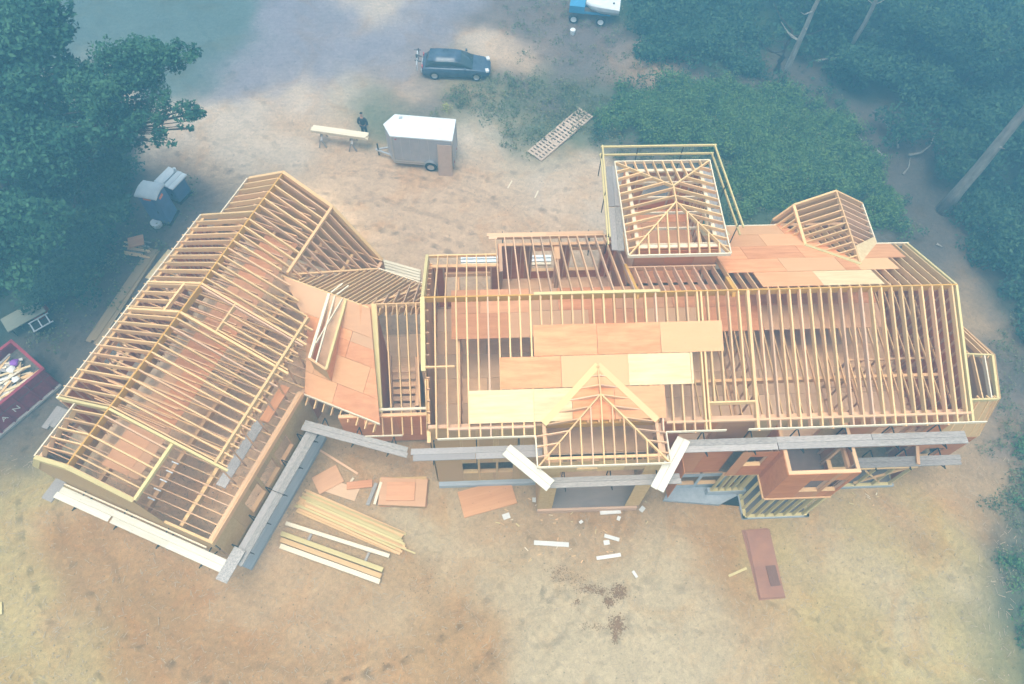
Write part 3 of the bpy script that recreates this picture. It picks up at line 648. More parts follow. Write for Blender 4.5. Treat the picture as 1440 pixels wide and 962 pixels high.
# ---- rear cross gable (north-east)
gx, gz = 15.75, 7.42; ghw = 1.58; gs = .57; ge = gz-gs*ghw
gyb = 20.9; gyf = (gz-BA)/BB
beam('ridge_board', V3(gx, gyb, gz+.02), V3(gx, gyf, gz+.02), .05, .2, LUM, house)
y = gyb
while y > gyf:
    zr = zb(y)
    for sg in (-1, 1):
        r = ghw if zb(y) < ge else max(0, (gz-zb(y))/gs)
        if r > .12: beam('gable_rafter', V3(gx, y, gz), V3(gx+sg*r, y, gz-gs*r), .045, .2, LUM if sg < 0 else LUMP, house)
    if y > 19.2:
        t = min(1.0, (y-19.0)/.9)
        beam('gable_rafter', V3(gx-ghw, y, ge), V3(gx-ghw-.62*t, y, ge-1.05*t), .045, .16, LUM, house)
    y -= .345
beam('top_plate', V3(gx-ghw, gyb, ge+.02), V3(gx-ghw, 18.6, ge+.02), .12, .1, LUM, house)
beam('fascia_board', V3(gx+ghw, gyb, ge+.02), V3(gx+ghw, 18.6, ge+.02), .05, .18, LUMW, house)
beam('valley_board', V3(gx-ghw-.05, (ge-BA)/BB, zb((ge-BA)/BB)+.06), V3(gx-.05, gyf-.1, zb(gyf-.1)+.06), .2, .03, LUMY, house, up=bn)
prism('roof_sheathing_panel', [V3(gx+.05, gyf, gz+.0), V3(gx+ghw, (ge-BA)/BB, ge+.03), V3(gx+ghw, (ge-BA)/BB+.35, ge+.03), V3(gx+.05, gyf+.9, gz+.02)], (gs, 0, 1), .02, PLYY, house)
prof = [(gx-ghw-.62, ge-1.05), (gx-ghw, ge), (gx, gz), (gx+ghw, ge), (gx+ghw, 4.2), (gx-ghw-.62, 4.2)]
prism('gable_panel', [V3(x, gyb+.06, z+.02) for x, z in prof], (0, 1, 0), .03, OSB, house)
for (a, b) in zip(prof, prof[1:4]):
    beam('rake_rafter', V3(a[0], gyb+.02, a[1]+.03), V3(b[0], gyb+.02, b[1]+.03), .09, .2, LUM, house)
wall(house, (gx+ghw, 20.8), (gx+ghw, 18.6), 2.9, 6.35, OSB, [], out=(1, 0, 0), studs=False, plate=False)
wall(house, (gx-ghw-.5, 20.8), (gx+ghw, 20.8), 2.9, 5.3, PLYO, [(.9, 2.2, 3.6, 4.9)], out=(0, 1, 0))
# ---- east bay: flat top with steep sides
bz = 5.95
e0 = [V3(18.8, 13.5, bz), V3(20.95, 13.35, bz), V3(20.45, 11.38, bz), V3(18.8, 11.38, bz)]
beam('bay_rim', e0[0], e0[1], .06, .18, LUMY, house); beam('bay_rim', e0[1], e0[2], .12, .2, LUMY, house); beam('bay_rim', e0[2], e0[3], .07, .18, LUMY, house)
for t in (.3, .62, .84): beam('bay_joist', e0[0].lerp(e0[1], t)-V3(0, 0, .01), e0[3].lerp(e0[2], t)-V3(0, 0, .01), .05, .2, LUMW if t > .8 else LUM, house)
for t in (.0, .3, .55, .8, .93, 1.):
    a = e0[3].lerp(e0[2], t); beam('bay_side_rafter', a, V3(18.8+2.0*t, 10.72, 3.6), .05, .2, LUM, house)
    a = e0[0].lerp(e0[1], t); beam('bay_side_rafter', a, a+V3(0, 2.3, -1.22), .05, .2, LUM, house)
prism('bay_panel', [e0[2]+V3(.08, 0, .02), e0[1]+V3(.08, 0, .02), V3(21.0, 15.65, 4.7), V3(20.9, 15.65, .1), V3(20.75, 10.72, .1), V3(20.8, 10.72, 3.6)], (1, 0, 0), .03, OSB, house)
prism('bay_panel', [V3(18.8, 10.7, 3.55), V3(20.78, 10.7, 3.55), V3(20.4, 11.36, 5.75), V3(18.8, 11.36, 5.75)], (0, -.95, .3), .02, OSB, house)
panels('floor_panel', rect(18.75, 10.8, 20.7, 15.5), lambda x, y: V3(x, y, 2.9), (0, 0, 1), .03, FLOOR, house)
wall(house, (18.7, 10.72), (20.75, 10.72), .1, 3.5, PLYO, [(.5, 1.3, 1.2, 2.3)], out=(0, -1, 0), plate=False)

# ================================================================ GARAGE WING (same house)
gr = 7.35
def gbeam(name, a, b, w, d, m, **k): return beam(name, G(*a), G(*b), w, d, m, house, **k)
gbeam('garage_ridge_board', (-.05, 0, gr), (14.62, 0, gr), .05, .34, LVL)
NU = 36
BRK = 2.15; BZ = 6.02; SHN, SHZ = 3.85, 5.42; LSN, LSZ = 3.4, 5.5
for k in range(NU+1):
    u = min(.04+k*SP, 14.58); m = LUM if k % 5 else LUMP
    opening = 6.9 < u < 8.15
    # right side
    if u < 2.35: gbeam('garage_rafter', (u, .03, gr), (u, BRK, BZ), .054, .2, m)
    elif u < 10.75:
        n1 = SHN+.32
        if u > 9.3: n1 = 3.85-(u-9.3)*1.4
        z1 = gr-(gr-SHZ)*n1/SHN
        n0 = 1.35 if opening else .03
        gbeam('garage_rafter', (u, n0, gr-(gr-SHZ)*n0/SHN), (u, n1, z1), .054, .2, m)
    else:
        gbeam('garage_rafter', (u, .03, gr), (u, BRK, BZ), .054, .22, m)
        # steep part down to eave or valley with the link roof (z = 5.8-.78(u-10.6))
        zc = 5.8-.78*(u-10.6); sl = (BZ-3.0)/(4.25-BRK)
        nv = BRK+(BZ-zc)/sl if zc > 3.0 else 4.25
        nv = min(nv, 4.25)
        if nv-BRK > .15: gbeam('lower_rafter', (u, BRK, BZ), (u, nv, BZ-sl*(nv-BRK)), .045, .22, LUMP)
    # left side
    if 2.3 <= u <= 12.2:
        n0 = 1.0 if opening else .03
        gbeam('garage_left_rafter', (u, -n0, gr-(gr-LSZ)*n0/LSN), (u, -LSN-.22, LSZ-.12), .045, .24, LUM)
    else:
        gbeam('garage_left_rafter', (u, -.03, gr), (u, -2.2, 6.0), .045, .24, LUM)
        gbeam('lower_rafter', (u, -2.2, 6.0), (u, -4.25, 3.0), .045, .2, LUM)
for u in (2.36, 8.28, 6.82):
    gbeam('double_rafter', (u, .03, gr+.01), (u, SHN+.4, gr-(gr-SHZ)*(SHN+.4)/SHN+.01), .09, .22, LUMY if u < 3 else LUM)
    gbeam('double_rafter', (u, -.03, gr+.01), (u, -LSN-.1, LSZ-.04), .09, .26, LUMY if u < 3 else LUM)
gbeam('double_rafter', (12.25, -.03, gr), (12.25, -LSN, LSZ), .09, .26, LUM)
gbeam('header_board', (6.85, 1.35, gr-.68), (8.25, 1.35, gr-.68), .06, .22, LUM)
gbeam('header_board', (6.85, -1.0, gr-.52), (8.25, -1.0, gr-.52), .08, .22, LUM)
# purlins, fascias
gbeam('break_beam', (10.7, BRK, BZ+.05), (14.6, BRK, BZ+.05), .12, .14, LUM)
gbeam('break_beam', (.0, BRK, BZ+.05), (2.35, BRK, BZ+.05), .12, .14, LUMY)
gbeam('eave_beam', (2.4, SHN-.08, SHZ+.1), (9.35, SHN-.08, SHZ+.1), .1, .14, LUM)
gbeam('fascia_board', (2.3, -LSN, LSZ+.03), (12.25, -LSN, LSZ+.03), .05, .16, LUMW)
gbeam('fascia_board', (0., -2.25, 6.03), (2.3, -2.25, 6.03), .05, .14, LUMW)
gbeam('fascia_board', (12.3, -2.25, 6.03), (14.6, -2.25, 6.03), .05, .14, LUMW)
# dormer side/eave walls
for (a, b, n, zt, z0) in [(2.4, 9.4, SHN-.1, SHZ-.12, 3.0), (2.3, 12.2, -LSN+.1, LSZ-.15, 3.0)]:
    u = a
    while u < b:
        gbeam('knee_stud', (u, n, zt), (u, n, z0), .04, .1, LUMP, up=GN, drop=False); u += SP*2
    gbeam('top_plate', (a, n, zt+.02), (b, n, zt+.02), .12, .08, LUM)
p0 = G(2.3, -3.32, 0); p1 = G(12.2, -3.32, 0)
wall(house, p0.xy, p1.xy, 3.0, 5.3, PLYO, [(2.2, 3.4, 3.9, 4.9), (6.2, 7.4, 3.9, 4.9)], out=-GN, plate=False)
# ceiling joists at z=3.05 and ties higher
k = 0
while k*SP < 14.5:
    u = .25+k*SP; k += 1
    gbeam('garage_joist', (u, -4.2, 3.25), (u, 4.25, 3.25), .04, .09, LUMP if k % 3 else LUM)
    if 2.5 < u < 9.2: gbeam('ceiling_tie', (u-.1, -3.2, 5.3), (u-.1, 3.7, 5.3), .04, .09, LUM)
    if 2.6 < u < 14.3: gbeam('collar_tie', (u+.06, -1.6, 6.15), (u+.06, 1.6, 6.15), .04, .13, LUMP)
for n in (1.05, 2.72, -1.4): gbeam('garage_girder', (.1, n, 3.0), (14.4, n, 3.0), .16, .3, LUM)
for k in range(5): gbeam('joist_hanger', (.55+k*.4064, 1.0, 3.30), (.55+k*.4064, 1.32, 3.30), .05, .05, WHITE)
# strip of decking along the ridge
panels('attic_deck_panel', [(a, b) for a, b in ((-1.15, .9), (.55, .9), (.55, 13.4), (-1.15, 13.4))], lambda n, u: G(u, n, 3.9), (0, 0, 1), .02, PLYF, house, w=1.22, h=2.44, v0=.9, u0=-1.15)
# long walls
L14 = 14.55
wall(house, G(0, 4.3, 0).xy, G(7.0, 4.3, 0).xy, .2, 3.0, OSB, [(1.9, 2.9, 1.2, 2.45), (3.05, 4.05, 1.2, 2.45), (4.2, 5.2, 1.2, 2.45)], out=GN, studs=True, smat=LUMP)
wall(house, G(7.0, 4.3, 0).xy, G(14.5, 4.3, 0).xy, .2, 3.0, PLYO, [], out=GN, studs=False)
wall(house, G(0, -4.3, 0).xy, G(14.5, -4.3, 0).xy, .2, 3.0, OSB, [(1.0, 2.2, 1.2, 2.3), (5, 6.4, 1.2, 2.3), (10, 11.2, 1.2, 2.3)], out=-GN)
gbeam('garage_plate', (.0, 4.25, 3.36), (6.9, 4.25, 3.36), .16, .1, LUMP)
gbeam('rim_board', (.0, 4.36, 3.34), (6.9, 4.36, 3.34), .05, .3, LUM)
gbeam('concrete_footing', (-.1, 4.75, .02), (6.4, 4.75, .02), .55, .24, CONC)
gbeam('wall_band', (-.05, 4.45, .9), (6.4, 4.45, .9), .1, .7, OSB)
# gable end walls (gambrel outline)
gprof = [(-4.25, .15), (-4.25, 3.0), (-2.2, 5.98), (0, gr-.02), (2.15, 6.0), (4.25, 3.0), (4.25, .15)]
for u, sgn in ((0.0, -1), (14.6, 1)):
    pts = gprof if sgn > 0 else [p if p[0] <= 2.2 or p[1] < 3.1 else p for p in gprof]
    prism('gable_panel', [G(u+sgn*.07, n, z-.02) for n, z in ([(-4.25, .15), (-4.25, 3), (-2.2, 5.98), (0, gr-.02), (2.15, 6.0), (2.2, 3.2), (4.25, 3.2), (4.25, .15)] if sgn < 0 else gprof)], GD*sgn, .02, OSB, house)
    pr = [(-4.25, 3.0), (-2.2, 6.0), (0, gr), (2.15, 6.02)]+([(4.25, 3.0)] if sgn > 0 else [])
    for a, b in zip(pr, pr[1:]):
        gbeam('rake_rafter', (u+sgn*.03, a[0], a[1]+.04), (u+sgn*.03, b[0], b[1]+.04), .15, .26, LUMY if sgn < 0 else LUM)
gbeam('rim_board', (-.02, 2.2, 3.36), (-.02, 4.4, 3.36), .1, .34, LUM)
gbeam('ledger_board', (-.2, -2.9, 2.55), (-.2, 3.9, 2.55), .06, .1, LUMW)

# ================================================================ LINK ROOF between garage and house
LR, LZ, LS = 10.6, 5.8, .78
lc = math.sqrt(1+LS*LS)
ln = (GD*(-LS)+Vector((0, 0, 1))).normalized()            # front slope faces -u
bnn = (GD*(LS)+Vector((0, 0, 1))).normalized()
def lmap(n, s): u = LR-s/lc; return G(u, n, LZ-LS*(LR-u)+.02)
# right boundary: the line X ~ -4.6 ; in (n, s)
def ns(u, n): return (n, (LR-u)*lc)
sm_ = 1.65
for poly in ([(1.95, 0), (6.1, 0), (6.78, sm_), (3.6, sm_)], [(3.6, sm_+.006), (6.78, sm_+.006), (8.0, 4.63), (4.35, 4.63)]):
    panels('link_roof_panel', poly, lmap, ln, .018, PLY, house, u0=2.0, v0=0, alt=PLYF, palt=.4, w=2.44, h=1.2)
n = 4.5
while n < 7.9: gbeam('rafter_tail', (7.1, n, 3.05), (6.62, n, 2.68), .05, .2, LUM); n += .41
gbeam('fascia_board', (6.95, 4.35, 3.1), (6.95, 8.0, 3.1), .05, .14, LUMW)
# back slope rafters
gbeam('ridge_board', (LR, 1.9, LZ+.02), (LR, 6.05, LZ+.02), .05, .2, LUM)
n = 2.0
while n < 7.9:
    zc = 0; u1 = 14.1
    if n < 4.25:
        sl = (BZ-3.0)/(4.25-BRK); u1 = LR+(LZ-(BZ-sl*(n-BRK)))/LS; u1 = max(LR+.1, min(14.1, u1))
    u0 = LR if n < 6.1 else LR+(n-6.1)*.9
    if u1-u0 > .2: gbeam('link_back_rafter', (u0, n, LZ-LS*(u0-LR)), (u1, n, LZ-LS*(u1-LR)), .045, .36, LUM)
    n += .2
gbeam('fascia_board', (14.1, 4.3, 3.1), (14.15, 6.9, 3.1), .05, .15, LUMW)
gbeam('valley_board', (10.75, 2.1, 5.85), (14.0, 4.3, 3.2), .1, .05, LUM)
gbeam('valley_board', (14.1, 6.9, 3.1), (11.0, 6.0, 5.6), .1, .06, LUM)
# skewed rafters on the house-aligned part of the back slope
for k in range(6):
    x = -4.6+k*.42; beam('link_back_rafter', V3(x, 16.65, 5.8), V3(x+.1, 16.65+.6+.42*k, 5.8-.78*(.6+.42*k)), .045, .22, LUMP, house)
# dormer on the link roof
d0, d1, e_0, e_1 = G(10.55, 4.2, 5.88), G(10.55, 5.0, 5.88), G(7.95, 4.45, 4.75), G(7.75, 5.35, 4.75)
beam('dormer_side_beam', d0, e_0, .12, .16, LUMW, house); beam('dormer_side_beam', d1, e_1, .1, .16, LUMY, house)
beam('dormer_rafter', d0.lerp(d1, .35), e_0.lerp(e_1, .4), .06, .12, LUMW, house)
beam('dormer_rafter', d0.lerp(d1, .8), e_0.lerp(e_1, .1)+(d0-e_0)*.25, .04, .12, LUMW, house)
beam('dormer_front_plate', e_0, e_1, .1, .1, LUM, house)
def roofz(p):
    u = (p-GO).dot(GD); return LZ-LS*(LR-u)
for a, b, mm in ((d0, e_0, PLY), (d1, e_1, PLY), (e_0, e_1, OSB)):
    prism('dormer_wall', [V3(a.x, a.y, roofz(a)+.02), V3(b.x, b.y, roofz(b)+.02), V3(b.x, b.y, b.z-.1), V3(a.x, a.y, a.z-.1)], (b-a).cross(Vector((0, 0, 1))), .02, mm, house)
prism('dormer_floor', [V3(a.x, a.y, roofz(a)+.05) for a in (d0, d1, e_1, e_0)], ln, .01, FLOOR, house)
for t in (.15, .5): beam('loose_offcut', d0.lerp(d1, t)+V3(0, 0, .15), d0.lerp(d1, t)+V3(.5, .35, .3), .05, .05, LUMW, house)
# house-aligned open part
for i, x in enumerate([-4.45, -4.05, -3.6, -3.2, -2.8, -2.45]):
    y1 = 12.1; beam('link_rafter', V3(x, 16.6, 5.82), V3(x+.02, y1, 5.82-.78*(16.6-y1)), .05, .24, LUM, house)
beam('ridge_board', V3(-4.7, 16.62, 5.84), V3(-2.4, 16.62, 5.84), .05, .2, LUM, house)
beam('link_trimmer', V3(-4.55, 16.6, 5.86), V3(-4.5, 12.9, 2.98), .2, .26, LUMY, house)
beam('top_plate', V3(-4.7, 13.0, 3.1), V3(-2.4, 13.0, 3.1), .1, .1, LUMW, house)
beam('fascia_board', V3(-5.2, 12.1, 2.34), V3(-3.6, 12.1, 2.34), .04, .12, LUMW, house)
prism('link_roof_panel', [V3(-5.15, 16.6, 5.84), V3(-5.2, 12.5, 2.66), V3(-4.62, 12.5, 2.66), V3(-4.62, 16.6, 5.84)][::-1], (0, -.78, 1), .02, PLY, house)
wall(house, (-6.3, 12.75), (-2.2, 12.75), .1, 2.85, PLYO, [], out=(0, -1, 0))
wall(house, (-4.5, 12.9), (-4.5, 16.6), .1, 3.0, PLYO, [], out=(-1, 0, 0), studs=False, top=lambda s: 2.7+.78*s*.98, plate=False)
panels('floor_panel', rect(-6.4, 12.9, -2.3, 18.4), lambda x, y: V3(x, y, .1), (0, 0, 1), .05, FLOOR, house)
for k in range(8):
    beam('stair_tread', V3(-4.2, 13.6+k*.26, .5+k*.22), V3(-3.15, 13.6+k*.26, .5+k*.22), .24, .05, LUMP, house)
for x in (-4.25, -3.1): beam('stair_stringer', V3(x, 13.3, .25), V3(x, 15.9, 2.45), .05, .28, LUMP, house)
wall(house, (-3.0, 13.2), (-3.0, 15.6), .1, 2.9, PLYO, [], out=(-1, 0, 0))

# ================================================================ SCAFFOLDS AND RAILS
def scaffold(label, a, b, nplank, w, m, group=None, brackets=3, side=None, drop=.9, seg=1, th=.05):
    a = Vector(a); b = Vector(b); d = (b-a).normalized(); nr = Vector((d.y, -d.x, 0))
    if side is not None and nr.dot(Vector(side)) < 0: nr = -nr
    t = thing('scaffold_platform', (a+b)/2, label, 'scaffold', group)
    L = (b-a).length
    for i in range(nplank):
        for s in range(seg):
            off = nr*(i*(w+.008)); p = a+(b-a)*(s/seg)+off+d*.01; q = a+(b-a)*((s+1)/seg)+off-d*.01
            jz = Vector((0, 0, random.uniform(0, .012)+.01*(s % 2)))
            beam('plank', p+jz+d*random.uniform(-.06, .06), q+jz+d*random.uniform(-.06, .06), w, th, m, t)
    for k in range(brackets):
        p = a+(b-a)*((k+.5)/brackets); wd = nplank*w
        beam('bracket_arm', p-nr*(w/2+.35)-V3(0, 0, th+.005), p+nr*(wd+.05)-V3(0, 0, th+.005), .04, .04, STEEL, t)
        beam('bracket_strut', p+nr*(wd*.9)-V3(0, 0, th+.05), p-nr*(w/2+.35)-V3(0, 0, drop), .035, .035, STEEL, t)
        beam('bracket_upright', p-nr*(w/2+.35)-V3(0, 0, th+.05), p-nr*(w/2+.35)-V3(0, 0, drop), .035, .035, STEEL, t, up=d)
    return t
zs = 5.78
scaffold('grey scaffold planks below the front eave, left of the entry gable', V3(-2.8, 10.0, zs), V3(2.1, 10.0, zs), 2, .24, GREYP, brackets=3, side=(0, -1, 0), seg=2)
scaffold('long grey scaffold planks below the front eave, right of the entry gable', V3(7.5, 10.0, zs), V3(18.75, 10.0, zs), 2, .25, GREYP, brackets=6, side=(0, -1, 0), seg=3)
scaffold('dusty grey planks under the eave of the entry gable', V3(2.1, 8.98, 4.95), V3(7.5, 8.98, 4.95), 2, .2, GREYP, brackets=3, side=(0, -1, 0), seg=1)
scaffold('lower blue-grey scaffold planks right of the open bay box', V3(15.9, 10.2, 2.5), V3(20.4, 10.2, 2.5), 2, .22, GREYP, brackets=3, side=(0, -1, 0), seg=1)
scaffold('grey scaffold planks running diagonally past the salmon link roof', V3(-7.95, 12.9, 2.2), V3(-3.35, 11.45, 2.2), 2, .23, GREYP, brackets=3, side=(0, -1, 0), seg=1)
scaffold('long white scaffold planks along the garage gable front', G(-.4, -3.3, 2.0), G(-.4, 4.85, 2.0), 2, .26, WHITEP, brackets=4, side=-GD, seg=3)
scaffold('blue-grey scaffold planks along the garage side wall facing the lumber pile', G(-.3, 4.95, 1.9), G(6.2, 4.95, 1.9), 2, .26, GREYP, brackets=5, side=GN, seg=2)
scaffold('grey planks inside the garage beside the rafter tails', G(2.0, 3.5, 3.5), G(5.0, 3.5, 3.5), 1, .42, GREYP, brackets=0, seg=2)
scaffold('short bare plywood plank inside the garage near the link roof', G(5.1, 3.62, 3.52), G(6.9, 3.62, 3.52), 1, .4, PLY, brackets=0)
scaffold('grey plank under the left end of the white garage planks', G(-.95, -3.55, 1.93), G(.55, -3.55, 1.93), 1, .5, GREYP, brackets=0)
scaffold('grey plank under the right end of the white garage planks', G(-1.05, 4.95, 2.03), G(.3, 4.95, 2.03), 1, .5, GREYP, brackets=0)
scaffold('weathered grey platform along the left side of the tower', V3(5.95, 18.2, 7.0), V3(6.2, 23.0, 7.0), 2, .26, GREYP, brackets=0, side=(-1, 0, 0), seg=2)
scaffold('weathered grey platform along the right side of the tower', V3(10.25, 17.95, 7.0), V3(10.1, 22.8, 7.0), 2, .26, GREYP, brackets=0, side=(1, 0, 0), seg=2)
# loose white planks crossing at the entry corners
def plank_pair(a, b, w, label):
    t = thing('plank_walk', (Vector(a)+Vector(b))/2, label, 'planks'); d = (Vector(b)-Vector(a)).normalized(); nr = Vector((d.y, -d.x, 0))
    for i in (-.5, .5): beam('plank', Vector(a)+nr*w*i+d*.03*i, Vector(b)+nr*w*i+d*.03*i, w-.01, .05, WHITEP, t)
plank_pair(P(712, 632, 5.92), P(774, 683, 5.92), .26, 'pair of white planks set diagonally at the left corner of the entry gable')
plank_pair(P(962, 617, 5.92), P(924, 688, 5.92), .26, 'pair of white planks set diagonally at the right corner of the entry gable')
# guard rails round the tower
rails = thing('guard_rail', (8, 20, 7), 'yellow timber guard rail with two rungs round the tower platform', 'railing')
for z, wd in ((8.5, .09), (8.0, .09)):
    beam('rail', V3(5.45, 22.75, z), V3(10.35, 22.75, z), .06, wd, LUMY, rails, ext=.2)
    beam('rail', V3(10.36, 22.7, z+.03), V3(10.74, 18.2, z+.03), .06, wd, LUMY, rails)
    beam('rail', V3(5.42, 22.8, z+.03), V3(5.22, 17.85, z+.03), .06, wd, LUMY, rails)
for x, y in ((5.4, 22.5), (7.0, 22.75), (9.0, 22.75), (10.4, 22.5), (10.7, 18.6), (10.5, 20.6), (5.25, 18.2), (5.33, 20.4)):
    beam('rail_post', V3(x, y, 8.45), V3(x, y, 6.9), .035, .035, STEEL, rails, up=V3(0, 1, 0), drop=False)
# back platform left of the tower
scaffold('pale plank walkway above the back eave left of the tower', V3(.35, 20.2, 5.5), V3(5.6, 20.2, 5.5), 2, .17, LUMP, brackets=4, side=(0, 1, 0), seg=2)

# ================================================================ MATERIAL ON THE GROUND
def board(name, a, b, w, th, m, label, cat='board', group=None):
    o = beam(name, a, b, w, th, m); return tag(o, label, cat, group)
# big pile of framing lumber (garage frame coordinates: n along, u across)
for lay in range(3):
    for i in range(11 if lay == 0 else 8 if lay == 1 else 5):
        u = 2.85+i*.1+lay*.12+random.uniform(-.01, .01); n0 = 5.35+random.uniform(-.1, .35)+lay*.05; L = 4.9+random.uniform(-.3, .15)
        skew = -.13*(n0/5)
        board('lumber_board', G(u, n0, GZ+.10+lay*.05), G(u-.03+random.uniform(-.05, .05), n0+L, GZ+.10+lay*.05), .10, .04, LUMY if random.random() < .45 else LUM,
              'straw-coloured framing board in the %s layer of the big lumber pile beside the garage' % ('bottom', 'middle', 'top')[lay], group='boards in the %s layer of the lumber pile' % ('bottom', 'middle', 'top')[lay])
board('lumber_board', G(3.1, 9.2, GZ+.3), G(3.14, 11.2, GZ+.3), .06, .04, LUMY, 'thin batten sticking out past the right end of the big lumber pile')
board('lumber_beam', G(2.18, 5.4, GZ+.3), G(2.62, 10.2, GZ+.3), .16, .12, LUMW, 'single pale white beam lying between the two lumber piles', 'beam')
for i, (u0, u1, m, lb) in enumerate([(1.72, 1.98, LUMY, 'yellow beam, uppermost of three lying nearest the bottom of the lumber area'), (1.48, 1.72, LUM, 'tan beam sandwiched between a yellow and a white beam'), (1.24, 1.5, LUMW, 'whitish beam lying nearest the camera in the lumber area')]):
    board('lumber_beam', G(u0, 5.42+.12*i, GZ+.24), G(u1+.02, 10.2+.05*i, GZ+.24), .2, .16, m, lb, 'beam')
for n_, u_ in ((6.6, 1.9), (9.3, 2.1)): board('timber_skid', G(u_-.7, n_, GZ+.09), G(u_+.5, n_, GZ+.09), .1, .09, GREYP, 'grey timber skid carrying the pale beams', 'skid', 'skids under the beams')
# plywood on the ground
def sheet(c, w, h, rot, m, label, z=GZ+.06, th=.03, tilt=0, group=None, name='plywood_sheet'):
    o = box(name, (c[0], c[1], z-th/2), w, h, th, m, rot=rot); return tag(o, label, 'sheet', group)
sheet((0.0, 9.95), 2.44, 1.22, math.radians(14), PLY, 'salmon plywood sheet lying below the three small windows', th=.08)
sheet((-7.2, 11.05), 1.2, .9, .5, PLYF, 'torn salmon plywood offcut left of the plywood stack')
sheet((-6.55, 10.55), 1.5, .6, -.35, FLOOR, 'brown plywood offcut half under the lumber pile', z=GZ+.03)
sheet((-5.75, 10.75), 1.15, .35, .08, PLYF, 'narrow salmon strip beside the plywood stack', z=GZ+.1)
for i in range(6):
    sheet((-3.75+random.uniform(-.05, .05), 10.3+random.uniform(-.05, .05)), 2.1, 1.25, .0-.05+random.uniform(-.05, .05), PLYF if i % 2 else OSB, 'sheet in the tan plywood stack next to the lumber pile', z=GZ+.06+i*.05, th=.045, group='sheets in the plywood stack')
sheet((-3.85, 10.28), 1.25, .85, -.03, PLYF, 'small salmon sheet, topmost of the plywood stack', z=GZ+.40)
board('lumber_board', V3(-5.0, 9.75, GZ+.35), V3(-4.75, 10.75, GZ+.35), .12, .05, LUMW, 'short white board leaning on the left side of the plywood stack')
board('lumber_board', V3(-5.35, 9.8, GZ+.1), V3(-5.0, 10.8, GZ+.1), .16, .05, GREYP, 'short grey board beside the plywood stack')
board('lumber_board', P(442, 628, GZ+.05), P(503, 666, GZ+.05), .09, .04, LUMP, 'long thin board lying alone in front of the diagonal scaffold')
board('lumber_board', P(490, 683, GZ+.05), P(497, 672, GZ+.05), .1, .04, LUMW, 'stubby block above the narrow salmon strip')
# reddish long sheets at right
t = thing('plywood_sheet_stack', (11.9, 6.6, GZ), 'stack of reddish plywood strips lying alone on the bare ground at lower right', 'stack', rz=math.radians(-2))
REDPLY = mat('reddish_plywood', (.36, .17, .10), .08, (.28, .13, .085), scale=(.5, 2, 2), nscale=2)
for i in range(3):
    o = box('sheet', (11.9+.03*i, 6.6, GZ+.03+i*.035), 1.16-.05*i, 3.0-.06*i, .03, REDPLY, t, rot=math.radians(3-i))
box('offcut', (12.18, 6.05, GZ+.14), .42, .85, .03, mat('dark_reddish_ply', (.22, .11, .075), .08), t, rot=math.radians(3))
board('lumber_board', P(1025, 810, GZ+.08), P(1050, 799, GZ+.08), .1, .05, LUMY, 'short yellow board leaning against the left edge of the reddish sheets')
# white offcuts in front of the porch
for (a, b, w_, lb) in [((751, 763), (800, 766), .2, 'long white trim offcut, furthest left in front of the porch'), ((844, 721), (873, 719), .18, 'white trim offcut lying just in front of the porch slab'),
                       ((839, 785), (873, 780), .15, 'white trim offcut, lowest of the group in front of the porch'), ((850, 753), (871, 759), .16, 'white trim offcut beside a small white square'),
                       ((890, 803), (896, 812), .12, 'small white L-shaped scrap right of the trim offcuts')]:
    board('trim_offcut', P(*a, GZ+.07), P(*b, GZ+.07), w_, .03, PAPER, lb, 'offcut')
for (u, v, s, r, lb) in [(853, 763, .2, .1, 'small white square scrap under the offcut'), (712, 726, .25, .3, 'white square scrap below the salmon plywood sheet'), (903, 716, .2, .8, 'tan square scrap right of the porch slab'), (870, 729, .15, 1.1, 'tiny punched white scrap between porch and offcuts'), (817, 734, .13, .6, 'tiny white scrap below the porch slab'), (751, 703, .16, 1.5, 'tiny white scrap left of the porch pier')]:
    p = P(u, v, GZ+.05); tag(box('wood_scrap', p, s*1.3, s, .02, PAPER, rot=r), lb, 'scrap')
def scrapfield(n, pxr, label, grp):
    for i in range(n):
        u = random.uniform(pxr[0], pxr[2]); v = random.uniform(pxr[1], pxr[3]); p = P(u, v, GZ+.045); r = random.uniform(0, 3.1); L = random.uniform(.08, .24)
        tag(box('wood_chip', p, L, random.uniform(.02, .045), .02, random.choice([LUM, LUMY, LUMW]), rot=r), label, 'scrap', grp)
scrapfield(34, (700, 700, 920, 790), 'thin pale wood chip scattered on the ground in front of the porch', 'chips in front of the porch')
scrapfield(10, (1015, 690, 1050, 706), 'thin wood chip beside the foot of the open bay', 'chips beside the bay')
scrapfield(8, (1195, 690, 1250, 715), 'thin wood chip right of the open bay', 'chips right of the bay')
# two pegs in the yard, sticks etc
for (a, b) in (((714, 264), (720, 254)), ((752, 278), (757, 268))): board('survey_stake', P(*a, GZ+.06), P(*b, GZ+.06), .07, .04, LUMW, 'white stick lying on the sand behind the house', 'stick', 'sticks in the back yard')
for k in range(4):
    board('lumber_board', P(537, 366+k*4, GZ+.22), P(591, 381+k*4, GZ+.22), .14, .12, LUMW, 'pale beam in the small stack between garage and house', 'beam', 'beams stacked behind the link roof')
for k in range(3):
    board('lumber_board', P(648, 362+k*5, GZ+.15), P(775, 360+k*5, GZ+.15), .16, .1, WHITE if k < 2 else LUMW, 'white wrapped board stack seen through the back window openings', 'board', 'white boards behind the house')
